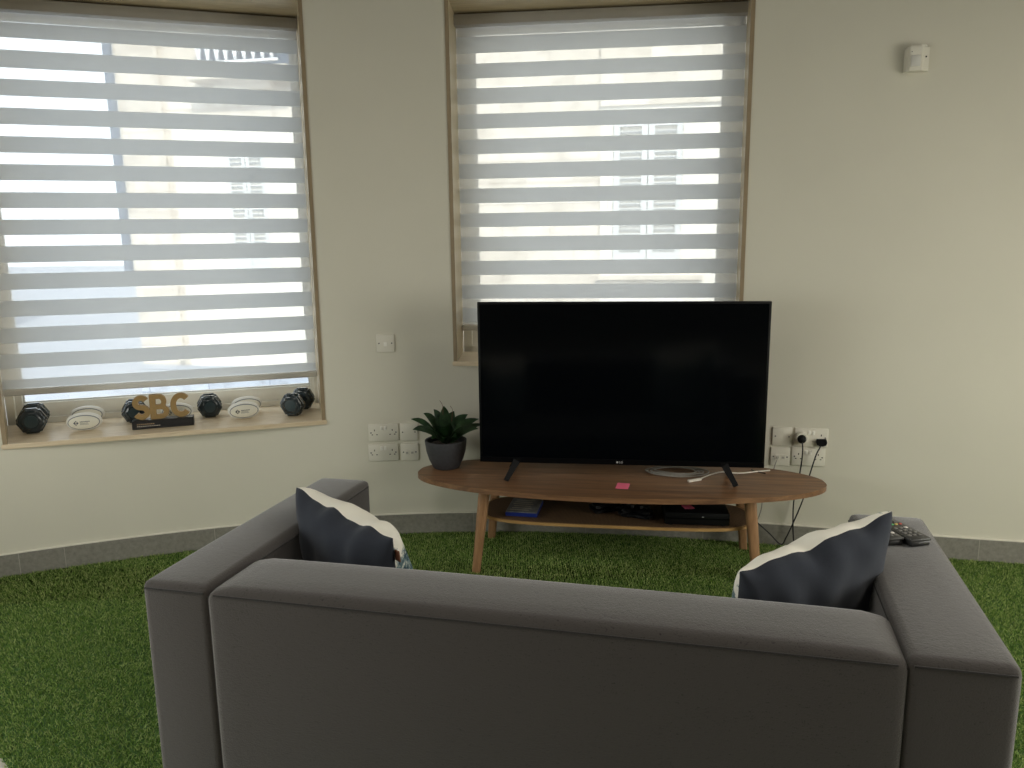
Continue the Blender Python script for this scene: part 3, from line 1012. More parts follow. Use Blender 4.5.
# ------------------------------------------------------------------ pot plant
pp = on_table(-0.786, 0.062, 0.40)
plant = thing('potted_plant', 'spiky green plant in a charcoal pot at left end of walnut table', 'plant', pp)
bm = lathe(bmesh.new(), [(0, 0.0005), (0.056, 0.0005), (0.063, 0.006), (0.080, 0.042), (0.092, 0.082), (0.0975, 0.128), (0.0975, 0.134), (0.094, 0.136),
                        (0.0895, 0.133), (0.088, 0.115), (0.086, 0.10), (0, 0.10)], 48)
obj('pot', bm, m_pot, plant, 0.6)
bm = lathe(bmesh.new(), [(0.0865, 0.108), (0.07, 0.116), (0.04, 0.121), (0, 0.123)], 32)
for v in bm.verts: v.co.z += rnd.uniform(-0.003, 0.003)
obj('soil', bm, m_soil, plant)
def _leafmat():
    M = Mat('dark_green_leaf')
    n = M.noise(M.coord((1, 1, 1)), 40, 4)
    M.l(M.ramp(n, [(0.3, srgb(30, 58, 32)), (0.72, srgb(64, 98, 56))]), M.b.inputs['Base Color'])
    M.b.inputs['Roughness'].default_value = 0.42
    return M.m
m_leaf = _leafmat()
# (azimuth seen from the front: 0 = right, 90 = away, 270 = towards viewer), length, rise angle, width
LEAVES = [(150, .175, 50, .046), (200, .165, 30, .044), (175, .19, 38, .040), (130, .17, 62, .044), (100, .175, 76, .040), (60, .155, 66, .040),
          (30, .165, 50, .042), (5, .185, 38, .038), (345, .17, 28, .040), (318, .14, 46, .042), (285, .12, 62, .040), (255, .13, 52, .042),
          (225, .145, 42, .042), (270, .10, 30, .036), (80, .17, 40, .038), (20, .20, 22, .026), (300, .115, 28, .034), (240, .11, 26, .034)]
for k, (az, ln, rise, wd) in enumerate(LEAVES):
    bm = bmesh.new()
    a = rad(az); e = rad(rise)
    dx, dy = math.cos(a), math.sin(a)
    N = 9
    rows = []
    for i in range(N + 1):
        t = i / N
        w = 1.45 * wd * math.sin(math.pi * min(1, (t * 0.86 + 0.14))) ** 0.9 * 0.5
        if i == N: w = 0.0006
        bend = e + rad(4) - rad(12) * t * t + rad(8) * t
        r = 0.012 + ln * t * math.cos(bend); z = 0.113 + ln * t * math.sin(bend) + (0.012 * math.sin(t * 3.1))
        ctr = Vector((dx * r, dy * r, z))
        side = Vector((-dy, dx, 0))
        side = (side + Vector((0, 0, 0.85 * side.y)) - Vector((dx, dy, 0)) * 0.5 * abs(side.y)).normalized()
        lift = w * 0.35
        rows.append([bm.verts.new(ctr + side * w + Vector((0, 0, lift))), bm.verts.new(ctr), bm.verts.new(ctr - side * w + Vector((0, 0, lift)))])
    for r0, r1 in zip(rows, rows[1:]):
        for q in range(2):
            bm.faces.new([r0[q], r0[q + 1], r1[q + 1], r1[q]])
    bmesh.ops.solidify(bm, geom=bm.faces[:], thickness=0.0014)
    obj('leaf', bm, m_leaf, plant, 1.2)
bm = bmesh.new()
tube(bm, catmull([(-0.01, 0.01, 0.25), (-0.012, 0.012, 0.295), (-0.024, 0.012, 0.318)], 6), 0.0010, 5)
tube(bm, catmull([(0.03, 0.005, 0.22), (0.034, 0.01, 0.272), (0.024, 0.012, 0.292)], 6), 0.0010, 5)
obj('dry_leaf_tip', bm, m_tag, plant)

# ------------------------------------------------------------------ loose things on the table
bm = nbox(-0.027, 0.027, -0.039, 0.039, 0.0002, 0.0012)
o = obj('sticky_note', bm, m_pink, None, 0)
o.location = on_table(0.036, -0.140, 0.4004); o.rotation_euler = (0, 0, TA - 0.12)
tag(o, 'small pink sticky note on the middle of the walnut tabletop', 'sticky note')

# coil of grey cable lying behind the television's right foot
bm = bmesh.new()
pts = []
turns = 6
for i in range(turns * 40 + 1):
    t = i / 40
    a = 2 * math.pi * t
    rr_ = 1.0 - 0.07 * t + 0.03 * math.sin(3 * a + t)
    p = (0.272 + 0.148 * rr_ * math.cos(a) + 0.008 * math.sin(2.3 * t), 0.088 + 0.078 * rr_ * math.sin(a) - 0.004 * t, 0.404 + 0.0022 * t + 0.002 * math.sin(a * 2 + t))
    pts.append(on_table(*p))
tube(bm, pts, 0.0026, 6)
o = obj('cable_coil', bm, m_grey_cable, None, 0.9)
tag(o, 'coil of thin grey cable lying on walnut tabletop under the television', 'cable')

wc = thing('cable', 'white cable with plug end lying on right of walnut tabletop', 'cable', on_table(0.33, -0.045, 0.4))
inv = Matrix.Translation(-wc.location)
P = [(0.372, -0.020, 0.407), (0.418, 0.004, 0.420), (0.462, -0.030, 0.444), (0.500, -0.034, 0.442), (0.560, 0.03, 0.424), (0.63, 0.115, 0.407), (0.695, 0.150, 0.4042)]
bm = tube(bmesh.new(), [on_table(*p) - wc.location for p in catmull(P, 8)], 0.0032, 8)
obj('cord', bm, m_white_cable, wc, 0.9)
a = on_table(0.318, -0.057, 0.4062) - wc.location; b = on_table(0.374, -0.021, 0.4062) - wc.location
bm = bar(bmesh.new(), a, b, 0.012, 0.0095)
obj('plug', bm, m_white_cable, wc, 0)

sc = bmesh.new()
tube(sc, catmull([on_table(0.615, 0.155, 0.404), on_table(0.625, 0.135, 0.404), on_table(0.645, 0.115, 0.404), on_table(0.668, 0.10, 0.404)], 6), 0.0022, 6)
o = obj('cable_stub', sc, m_rubber, None, 0.9)
tag(o, 'short black cable end lying beside the white cable at right of tabletop', 'cable')

# ------------------------------------------------------------------ things on the shelf
bk = thing('game_case', 'grey case with bright blue spine lying on left of the table shelf', 'case', on_table(-0.405, -0.026, ZS), TA - 0.05)
obj('cover', nbox(-0.070, 0.070, -0.092, 0.092, 0.018, 0.0225, 0.001, 1), m_cover, bk, 0)
obj('spine_tray', nbox(-0.071, 0.071, -0.094, 0.093, 0.0005, 0.018, 0.002, 1), m_blue, bk, 0)
bm = bmesh.new()
for k in range(6):
    box(bm, -0.055 + 0.004 * (k % 3), 0.030 + 0.008 * (k % 2), -0.07 + k * 0.026, -0.062 + k * 0.026, 0.0224, 0.0229)
obj('print_lines', bm, m_text, bk, 0)

pl_ = thing('media_player', 'slim black box player with pink note on right of the table shelf', 'media player', on_table(0.350, -0.052, ZS), TA + 0.02)
obj('body', nbox(-0.135, 0.135, -0.096, 0.105, 0.004, 0.058, 0.004, 2), m_black, pl_, 0.5)
obj('front_strip', nbox(-0.134, 0.134, -0.0975, -0.095, 0.030, 0.036), m_gloss, pl_, 0)
obj('indicator', nbox(0.02, 0.028, -0.0985, -0.097, 0.040, 0.0425), m_logo, pl_, 0)
bm = bmesh.new()
for sx in (-0.11, 0.11):
    for sy in (-0.08, 0.08):
        obj('foot', lathe(bmesh.new(), [(0, 0), (0.012, 0), (0.012, 0.005), (0, 0.005)], 12, Matrix.Translation((sx, sy, 0.0005))), m_rubber, pl_)
o = obj('sticky_note', nbox(-0.022, 0.022, -0.022, 0.022, 0, 0.0009), m_pink, None, 0)
pw = on_table(0.318, -0.075, ZS + 0.0584); o.location = pw; o.rotation_euler = (0, 0, TA + 0.3)
tag(o, 'pink sticky note stuck on top of the black player on shelf', 'sticky note')

def controller(label, x, y, rz):
    c = thing('game_controller', label, 'game controller', on_table(x, y, ZS), TA + rz, 'black game controllers on the table shelf')
    bm = bmesh.new()
    prof = [(-0.075, -0.045), (-0.058, -0.052), (-0.042, -0.03), (-0.02, -0.012), (0.02, -0.012), (0.042, -0.03), (0.058, -0.052), (0.075, -0.045),
            (0.074, 0.0), (0.062, 0.034), (0.035, 0.042), (-0.035, 0.042), (-0.062, 0.034), (-0.074, 0.0)]
    prism(bm, prof, 0.004, 0.040)
    bmesh.ops.bevel(bm, geom=[e for e in bm.edges if abs(e.verts[0].co.z - e.verts[1].co.z) < 1e-6], offset=0.014, segments=3, affect='EDGES')
    obj('body', bm, m_black, c, 1.2)
    for (sx, sy) in ((-0.042, 0.014), (0.02, -0.006), (-0.02, -0.006)):
        bm = lathe(bmesh.new(), [(0, 0.038), (0.006, 0.038), (0.006, 0.046), (0.010, 0.048), (0.009, 0.052), (0, 0.051)], 14, Matrix.Translation((sx, sy, 0)))
        obj('thumb_stick' if sy < 0 else 'direction_pad', bm, m_rubber, c)
    for (sx, sy) in ((0.042, 0.026), (0.054, 0.014), (0.030, 0.014), (0.042, 0.002)):
        bm = lathe(bmesh.new(), [(0, 0.038), (0.005, 0.038), (0.0045, 0.0435), (0, 0.044)], 12, Matrix.Translation((sx, sy, 0)))
        obj('button', bm, m_remote, c)
    return c
controller('black game controller on the shelf nearest the blue edged case', -0.045, 0.005, 0.5)
controller('black game controller on the shelf nearest the black player', 0.10, -0.055, -0.25)
bm = bmesh.new()
r2 = random.Random(4)
pts = []
for i in range(26):
    a = i * 1.35
    pts.append(on_table(0.06 + 0.075 * math.cos(a) * (0.5 + 0.5 * r2.random()), 0.085 + 0.040 * math.sin(a) * (0.5 + 0.5 * r2.random()), ZS + 0.004 + 0.022 * r2.random()))
tube(bm, catmull(pts, 7), 0.003, 6)
o = obj('cable_tangle', bm, m_rubber, None, 1.0)
tag(o, 'tangle of black cables behind the game controllers on table shelf', 'cable')

# ------------------------------------------------------------------ electrical plates on the wall
def plate_thing(name, label, cat, x, z, group=None):
    p, t = on_wall(x, 0.0)
    q = thing(name, label, cat, (p.x, p.y, z), -t, group)
    return q
def plate_bm(w, h, d=0.010):
    bm = nbox(-w / 2, w / 2, -d, 0.002, -h / 2, h / 2, 0.0035, 2)
    return bm
def screws(parent, dx):
    for s in (-1, 1):
        bm = lathe(bmesh.new(), [(0, 0), (0.0036, 0), (0.0036, 0.0012), (0, 0.0012)], 12, Matrix.Translation((s * dx, -0.0098, 0)) @ Matrix.Rotation(rad(90), 4, 'X'))
        obj('screw', bm, m_btn, parent)
def double_socket(label, x, z):
    q = plate_thing('wall_socket', label, 'socket', x, z, 'double wall sockets')
    obj('plate', plate_bm(0.146, 0.086), m_white, q, 0.5)
    screws(q, 0.0603)
    for s in (-1, 1):
        for px, pz, w, h in ((0, 0.012, 0.0042, 0.0085), (-0.0112, -0.010, 0.0068, 0.0042), (0.0112, -0.010, 0.0068, 0.0042)):
            obj('pin_hole', nbox(s * 0.043 + px - w / 2, s * 0.043 + px + w / 2, -0.0104, -0.009, pz - h / 2, pz + h / 2), m_hole, q, 0)
        bm = nbox(s * 0.0085 - 0.0065, s * 0.0085 + 0.0065, -0.014, -0.008, 0.012, 0.032, 0.0015, 2)
        obj('rocker_switch', bm, m_rocker, q, 0.5)
    return q
def single_plate(name, label, cat, x, z, kind):
    q = plate_thing(name, label, cat, x, z)
    obj('plate', plate_bm(0.086, 0.086), m_white, q, 0.5)
    screws(q, 0.0302)
    if kind == 'data':
        for s in (-1, 1):
            o_ = obj('data_module', nbox(s * 0.0125 - 0.0105, s * 0.0125 + 0.0105, -0.012, -0.008, -0.016, 0.012, 0.001, 1), m_white, q, 0)
            obj('port', nbox(s * 0.0125 - 0.006, s * 0.0125 + 0.006, -0.0124, -0.0118, -0.008, 0.002), m_port, o_, 0)
    if kind == 'switch':
        obj('rocker_switch', nbox(-0.0075, 0.0075, -0.0145, -0.008, -0.014, 0.006, 0.0015, 2), m_rocker, q, 0.5)
        obj('rocker_surround', nbox(-0.012, 0.012, -0.0108, -0.009, -0.020, 0.012, 0.001, 1), m_white, q, 0)
    return q
double_socket('white double socket, upper one beside the potted plant', -0.633, 0.528)
double_socket('white double socket, lower one beside the potted plant', -0.637, 0.427)
single_plate('blank_plate', 'white blank square plate left of the plant leaves', 'wall plate', -0.510, 0.526, 'blank')
single_plate('data_outlet', 'white twin data outlet below the blank plate beside the pot', 'data outlet', -0.509, 0.425, 'data')
single_plate('wall_switch', 'white square switch alone on the wall between the two windows', 'switch', -0.606, 0.967, 'switch')
single_plate('blank_plate', 'white blank square plate right beside the television edge', 'wall plate', 1.253, 0.535, 'blank')
single_plate('data_outlet', 'white data outlet with thin cable just right of the television', 'data outlet', 1.249, 0.437, 'data')
double_socket('white double socket right of the television with two plugs in it', 1.376, 0.536)
double_socket('white double socket without plugs behind the two hanging black cables', 1.368, 0.443)

# plugs and their leads
ARC = lambda x, off, z: (lambda p: Vector((p.x, p.y, z)))(on_wall(x, off)[0])
p, t = on_wall(1.333, 0.010)
ad = thing('plug_adapter', 'round white plug adapter in the upper right socket', 'plug adapter', (p.x, p.y, 0.535), -t)
bm = lathe(bmesh.new(), [(0, 0), (0.026, 0), (0.028, 0.004), (0.028, 0.030), (0.025, 0.034), (0.020, 0.034), (0.0195, 0.022), (0, 0.022)], 32, Matrix.Rotation(rad(90), 4, 'X'))
obj('body', bm, m_white, ad)
p, t = on_wall(1.333, 0.034)
pg = thing('round_plug', 'round black plug with lead in the white adapter', 'plug', (p.x, p.y, 0.533), -t)
bm = lathe(bmesh.new(), [(0, 0), (0.0185, 0), (0.0185, 0.014), (0.015, 0.022), (0.009, 0.026), (0, 0.027)], 28, Matrix.Rotation(rad(90), 4, 'X'))
obj('body', bm, m_black, pg)
lead = [ARC(1.333, 0.055, 0.530), ARC(1.336, 0.062, 0.505), ARC(1.338, 0.055, 0.47), ARC(1.337, 0.045, 0.42), ARC(1.334, 0.04, 0.382), ARC(1.327, 0.04, 0.285), ARC(1.314, 0.042, 0.235), ARC(1.316, 0.045, 0.12), ARC(1.327, 0.045, 0.012), ARC(1.340, 0.07, 0.006)]
bm = tube(bmesh.new(), [q - pg.location for q in catmull(lead, 8)], 0.0034, 8)
bmesh.ops.rotate(bm, verts=bm.verts[:], cent=(0, 0, 0), matrix=Matrix.Rotation(t, 3, 'Z'))
obj('lead', bm, m_rubber, pg, 0.9)
p, t = on_wall(1.419, 0.010)
pg2 = thing('flat_plug', 'flat black three pin plug with lead, right one in the socket', 'plug', (p.x, p.y, 0.522), -t)
bm = bmesh.new()
prism(bm, [(-0.024, -0.004), (-0.020, -0.016), (-0.008, -0.022), (0.008, -0.022), (0.020, -0.016), (0.024, -0.004), (0.020, 0.010), (-0.020, 0.010)], 0, 0.017)
bmesh.ops.rotate(bm, verts=bm.verts[:], cent=(0, 0, 0), matrix=Matrix.Rotation(rad(90), 3, 'X'))
obj('body', bm, m_black, pg2, 0.4)
lead = [ARC(1.416, 0.022, 0.505), ARC(1.410, 0.03, 0.49), ARC(1.396, 0.04, 0.459), ARC(1.373, 0.04, 0.357), ARC(1.354, 0.04, 0.252), ARC(1.322, 0.04, 0.145), ARC(1.290, 0.04, 0.055), ARC(1.268, 0.042, 0.020), ARC(1.214, 0.045, 0.073), ARC(1.160, 0.05, 0.122), ARC(1.12, 0.07, 0.16), ARC(1.085, 0.10, 0.225)]
bm = tube(bmesh.new(), [q - pg2.location for q in catmull(lead, 8)], 0.0032, 8)
bmesh.ops.rotate(bm, verts=bm.verts[:], cent=(0, 0, 0), matrix=Matrix.Rotation(t, 3, 'Z'))
obj('lead', bm, m_rubber, pg2, 0.9)
pts = [ARC(1.237, 0.014, 0.432), ARC(1.232, 0.035, 0.424), ARC(1.226, 0.04, 0.405), ARC(1.218, 0.05, 0.38), ARC(1.200, 0.055, 0.345), ARC(1.180, 0.045, 0.26), ARC(1.176, 0.04, 0.19), ARC(1.160, 0.04, 0.13), ARC(1.135, 0.05, 0.10), ARC(1.10, 0.08, 0.10)]
o = obj('data_cable', tube(bmesh.new(), catmull(pts, 8), 0.0026, 8), m_grey_cable, None, 0.9)
tag(o, 'thin grey cable hanging from the data outlet behind the table', 'cable')

# ------------------------------------------------------------------ motion sensor high on the wall
p, t = on_wall(1.684, 0.0)
al = thing('motion_sensor', 'small white motion sensor box high on the right wall', 'sensor', (p.x, p.y, 2.108), -t)
bm = bmesh.new()
prism(bm, [(-0.044, 0.0), (-0.040, -0.036), (-0.030, -0.046), (0.014, -0.048), (0.020, -0.044), (0.022, -0.030), (0.046, -0.024), (0.046, 0.0)], 0.0, 0.100)
bmesh.ops.bevel(bm, geom=[e for e in bm.edges if abs(e.verts[0].co.z - e.verts[1].co.z) < 1e-6 and e.verts[0].co.z > 0.09], offset=0.008, segments=3, affect='EDGES')
obj('body', bm, m_white, al, 0.5)
bm = nbox(-0.026, 0.010, -0.0505, -0.046, 0.016, 0.060, 0.002, 2)
obj('lens', bm, m_rail, al, 0.5)
bm = lathe(bmesh.new(), [(0, 0), (0.0035, 0), (0.0035, 0.002), (0, 0.002)], 12, Matrix.Translation((0.034, -0.0258, 0.055)) @ Matrix.Rotation(rad(90), 4, 'X'))
obj('screw_hole', bm, m_hole, al)
bm = lathe(bmesh.new(), [(0, 0), (0.002, 0), (0.002, 0.002), (0, 0.002)], 10, Matrix.Translation((-0.024, -0.0460, 0.074)) @ Matrix.Rotation(rad(90), 4, 'X'))
obj('indicator', bm, m_hole, al)

# ------------------------------------------------------------------ things on the left window sill
ZW = 0.6012
def hexhead(bm, y0, y1, r, M):
    """chamfered hexagonal head, axis along y, flat side down"""
    ring = []
    new = []
    c = r * 0.866
    for y, s in ((y0, 0.70), (y0 + (y1 - y0) * 0.22, 1.0), (y1 - (y1 - y0) * 0.22, 1.0), (y1, 0.70)):
        rr = [bm.verts.new((r * s * math.cos(rad(60 * k)), y, c + r * s * math.sin(rad(60 * k)))) for k in range(6)]
        ring.append(rr); new += rr
    for a, b in zip(ring, ring[1:]):
        for k in range(6):
            bm.faces.new([a[k], a[(k + 1) % 6], b[(k + 1) % 6], b[k]])
    bm.faces.new(ring[0][::-1]); bm.faces.new(ring[-1])
    es = list({e for v in new for e in v.link_edges})
    res = bmesh.ops.bevel(bm, geom=es, offset=r * 0.13, segments=3, affect='EDGES')
def dumbbell(label, loc, rz, r, ln, head):
    d = thing('dumbbell', label, 'dumbbell', loc, rz, 'dark hexagonal dumbbells on the left sill')
    for s in (-1, 1):
        bm = bmesh.new()
        a, b = s * ln / 2, s * (ln / 2 - head)
        hexhead(bm, min(a, b), max(a, b), r, None)
        o_ = obj('head', bm, m_dumb, d, 0.4)
        # recessed end disc
        y = s * ln / 2
        bm = lathe(bmesh.new(), [(0, 0.0), (r * 0.42, 0.0), (r * 0.42, 0.0015), (r * 0.36, 0.002), (0, 0.002)], 24,
                   Matrix.Translation((0, y + s * 0.0, r * 0.866)) @ Matrix.Rotation(rad(-90 if s > 0 else 90), 4, 'X'))
        obj('end_disc', bm, m_dumbface, o_)
    bm = lathe(bmesh.new(), [(0, -ln / 2 + head * 0.8), (0.015, -ln / 2 + head * 0.8), (0.0175, 0), (0.015, ln / 2 - head * 0.8), (0, ln / 2 - head * 0.8)], 20,
               Matrix.Translation((0, 0, r * 0.866)) @ Matrix.Rotation(rad(-90), 4, 'X'))
    obj('handle', bm, m_rubber, d)
    return d
dumbbell('dark hexagonal dumbbell at the far left end of the sill', (-2.235, 3.555, ZW), rad(26), 0.067, 0.20, 0.062)
dumbbell('dark hexagonal dumbbell partly behind the gold letter S', (-1.840, 3.715, ZW), rad(24), 0.060, 0.12, 0.052)
dumbbell('dark hexagonal dumbbell between the gold letters and right pair of balls', (-1.512, 3.815, ZW), rad(22.5), 0.062, 0.12, 0.052)
dumbbell('dark hexagonal dumbbell at the right end of the sill', (-1.085, 3.870, ZW), rad(-4), 0.065, 0.22, 0.066)

def ball():
    b = thing('rugby_ball', 'x', 'ball', (0, 0, 0), 0, 'small white rugby balls on the left sill')
    a, c = 0.074, 0.043
    bm = bmesh.new()
    n1, n2 = 32, 24
    def bp(u, v, g=1.0):
        # long axis along x; pointed oval
        x = math.sin(u); rr = math.cos(u) ** 0.86 if math.cos(u) > 0 else 0
        return Vector((a * g * x, 0.70 * c * g * rr * math.cos(v), c * g * rr * math.sin(v)))
    rows = []
    for i in range(1, n1):
        u = -math.pi / 2 + math.pi * i / n1
        rows.append([bm.verts.new(bp(u, 2 * math.pi * j / n2) + Vector((0, 0, c))) for j in range(n2)])
    for r0, r1 in zip(rows, rows[1:]):
        for j in range(n2):
            bm.faces.new([r0[j], r0[(j + 1) % n2], r1[(j + 1) % n2], r1[j]])
    e0 = bm.verts.new((-a, 0, c)); e1 = bm.verts.new((a, 0, c))
    for j in range(n2):
        bm.faces.new([e0, rows[0][(j + 1) % n2], rows[0][j]])
        bm.faces.new([e1, rows[-1][j], rows[-1][(j + 1) % n2]])
    obj('bladder', bm, m_ball, b, 3.2)
    # the printed front panel inside an oval seam
    def panel(su, sv, g):
        bm = bmesh.new()
        N = 28
        grid = []
        K = 6
        for k in range(K + 1):
            f = k / K
            grid.append([bm.verts.new(surf_pt(su * f * math.cos(2 * math.pi * j / N), sv * f * math.sin(2 * math.pi * j / N), g)) for j in range(N)] if k else None)
        ctr = bm.verts.new(surf_pt(0, 0, g))
        for j in range(N):
            bm.faces.new([ctr, grid[1][j], grid[1][(j + 1) % N]])
        for k in range(1, K):
            for j in range(N):
                bm.faces.new([grid[k][j], grid[k + 1][j], grid[k + 1][(j + 1) % N], grid[k][(j + 1) % N]])
        return bm
    def surf_pt(px, pz, g):
        # front surface of the ball at lateral px, height pz (relative to centre), scaled by g
        x = px / a
        rr = max(0.0, 1 - x * x) ** 0.43
        s = min(1, abs(pz) / (c * rr)) if rr > 1e-6 else 1
        y = -0.70 * c * rr * math.sqrt(max(0, 1 - s * s))
        return Vector((px * g, y * g, pz * g + c))
    obj('seam', panel(0.066, 0.034, 1.012), m_seam, b, 3.2)
    pa = obj('panel', panel(0.062, 0.030, 1.022), m_panel, b, 3.2)
    bm = bmesh.new()
    vs = [bm.verts.new(surf_pt(-0.030 + dx, dz, 1.034)) for dx, dz in ((-0.011, 0), (0, -0.011), (0.011, 0), (0, 0.011))]
    bm.faces.new(vs)
    bmesh.ops.solidify(bm, geom=bm.faces[:], thickness=0.0008)
    obj('emblem', bm, m_emblem, pa, 0)
    bm = bmesh.new()
    for x0, x1, z in ((-0.014, 0.026, 0.005), (-0.014, 0.018, -0.002), (-0.014, 0.022, -0.007)):
        N = 8
        for i in range(N):
            xa, xb = x0 + (x1 - x0) * i / N, x0 + (x1 - x0) * (i + 0.75) / N
            h = 0.0022 if z > 0 else 0.0011
            bm.faces.new([bm.verts.new(surf_pt(xa, z - h, 1.030)), bm.verts.new(surf_pt(xb, z - h, 1.030)), bm.verts.new(surf_pt(xb, z + h, 1.030)), bm.verts.new(surf_pt(xa, z + h, 1.030))])
    bmesh.ops.solidify(bm, geom=bm.faces[:], thickness=0.0006)
    obj('print_lines', bm, m_seam, pa, 0)
    return b
b0 = ball()
SP = [(-1.985, 3.530, rad(20), 'white rugby ball in front of left pair beside the far left dumbbell'),
      (-2.050, 3.680, rad(20), 'white rugby ball behind its twin beside the far left dumbbell'),
      (-1.640, 3.730, rad(20), 'white rugby ball behind the gold letters B and C'),
      (-1.315, 3.735, rad(24), 'white rugby ball in front of right pair near right end dumbbell'),
      (-1.345, 3.870, rad(24), 'white rugby ball behind its twin near right end dumbbell')]
for k, (x, y, rz, lab) in enumerate(SP):
    o = b0 if k == 0 else dup(b0)
    o.location = (x, y, ZW - 0.0004); o.rotation_euler = (0, 0, rz); o['label'] = lab

sb = thing('letter_trophy', 'gold letters SBC standing on a black block on the sill', 'trophy', (-1.648, 3.596, ZW), rad(19))
obj('base', nbox(-0.133, 0.133, -0.032, 0.032, 0.0, 0.040, 0.0015, 1), m_baseblk, sb, 0)
LW, LD, LZ, LH = 0.026, 0.022, 0.040, 0.116
def arcp(cx, cz, rx, rz_, a0, a1, n=20):
    return [(cx + rx * math.cos(rad(a0 + (a1 - a0) * i / n)), cz + rz_ * math.sin(rad(a0 + (a1 - a0) * i / n))) for i in range(n + 1)]
h = LH / 2
# S: two bowls joined
rx = 0.024; rz_ = (LH - LW) / 4
S = arcp(0, LZ + LH - LW / 2 - rz_, rx, rz_, 28, 270, 22)[:-1] + arcp(0, LZ + LW / 2 + rz_, rx * 1.06, rz_, 90, -152, 22)
obj('letter_s', ribbon(bmesh.new(), S, LW * 0.92, LD, Matrix.Translation((-0.090, -0.011, 0))), m_gold, sb, 0.5)
bm = bmesh.new()
box(bm, -0.053, -0.053 + LW, -0.011, -0.011 + LD, LZ, LZ + LH)
x0 = -0.053 + LW * 0.5
up_ = [(x0, LZ + LH - LW * 0.42), (x0 + 0.028, LZ + LH - LW * 0.42)] + arcp(x0 + 0.028, LZ + LH - LW * 0.42 - 0.0245, 0.021, 0.0245, 90, -90, 16) + [(x0, LZ + LH - LW * 0.42 - 0.049)]
lo_ = [(x0, LZ + 0.0555), (x0 + 0.033, LZ + 0.0555)] + arcp(x0 + 0.033, LZ + LW * 0.42 + 0.0223, 0.024, 0.0223, 90, -90, 16) + [(x0, LZ + LW * 0.42)]
ribbon(bm, up_, LW * 0.84, LD - 0.001, Matrix.Translation((0, -0.0105, 0)))
ribbon(bm, lo_, LW * 0.84, LD - 0.002, Matrix.Translation((0, -0.010, 0)))
obj('letter_b', bm, m_gold, sb, 0.5)
Cc = arcp(0.082, LZ + h, 0.034, (LH - LW) / 2, 42, 318, 34)
obj('letter_c', ribbon(bmesh.new(), Cc, LW * 0.95, LD, Matrix.Translation((0, -0.011, 0))), m_gold, sb, 0.5)
bm = bmesh.new()
for k in range(9):
    box(bm, -0.112 + k * 0.0085, -0.112 + k * 0.0085 + 0.006, -0.0326, -0.0318, 0.021, 0.026)
obj('print_lines', bm, m_bronze_text, sb, 0)
bm = bmesh.new()
for k in range(13):
    box(bm, -0.112 + k * 0.0078, -0.112 + k * 0.0078 + 0.0055, -0.0326, -0.0318, 0.0125, 0.0155)
obj('print_lines', bm, m_text, sb, 0)

# ------------------------------------------------------------------ remotes on the right arm
def remote(label, near, far, w, buttons, z=ZT + 0.0075):
    n, f = Vector(near), Vector(far)
    d = f - n
    L = d.length
    rz = math.atan2(d.y, d.x) - math.pi / 2
    q = thing('remote_control', label, 'remote control', (n.x, n.y, z), rz, 'remote controls on the sofa arm')
    bm = nbox(-w / 2 + 0.002, w / 2 - 0.002, 0.001, L - 0.001, 0.0, 0.014, 0.004, 2)
    obj('lower_shell', bm, m_remside, q, 0.5)
    bm = nbox(-w / 2, w / 2, 0, L, 0.0135, 0.021, 0.0025, 2)
    obj('upper_shell', bm, m_remote, q, 0.5)
    for (bx, by, bw, bh, mt) in buttons:
        obj('button', nbox(bx * w / 2 - bw / 2, bx * w / 2 + bw / 2, by * L - bh / 2, by * L + bh / 2, 0.020, 0.0235, 0.0012, 1), mt, q, 0)
    return q
BT1 = []
for i, by in enumerate((0.15, 0.25, 0.35, 0.45)):
    for bx in (-0.5, 0.0, 0.5):
        BT1.append((bx, by, 0.010, 0.0085, m_btn_w if (i == 3 and bx == 0.5) else m_btn))
for bx, mt in ((-0.62, m_btn_r), (-0.2, m_btn_g), (0.2, m_btn_y), (0.62, m_btn_r)):
    BT1.append((bx, 0.60, 0.008, 0.006, mt))
for by in (0.70, 0.78, 0.86):
    for bx in (-0.5, 0.0, 0.5):
        BT1.append((bx, by, 0.010, 0.008, m_btn))
remote('dark remote with coloured buttons on right sofa arm, outer of the pair', (1.013, 1.834), (0.980, 2.000), 0.058, BT1)
BT2 = []
for i, by in enumerate((0.12, 0.22, 0.32, 0.42, 0.52)):
    for bx in (-0.5, 0.0, 0.5):
        BT2.append((bx, by, 0.009, 0.008, m_btn_w if i in (1, 2) and bx > 0 else m_btn))
remote('dark remote with white buttons half hidden behind the right cushion', (0.953, 1.842), (0.930, 1.985), 0.048, BT2)

# ------------------------------------------------------------------ the street outside
FA = math.atan2(-0.18, 0.983)
FO = Vector((1.73, 10.0, 0))
street = obj('street', nbox(-60, 60, -60, 90, -1.0, -0.9), m_street, smooth=0)
tag(street, kind='structure')

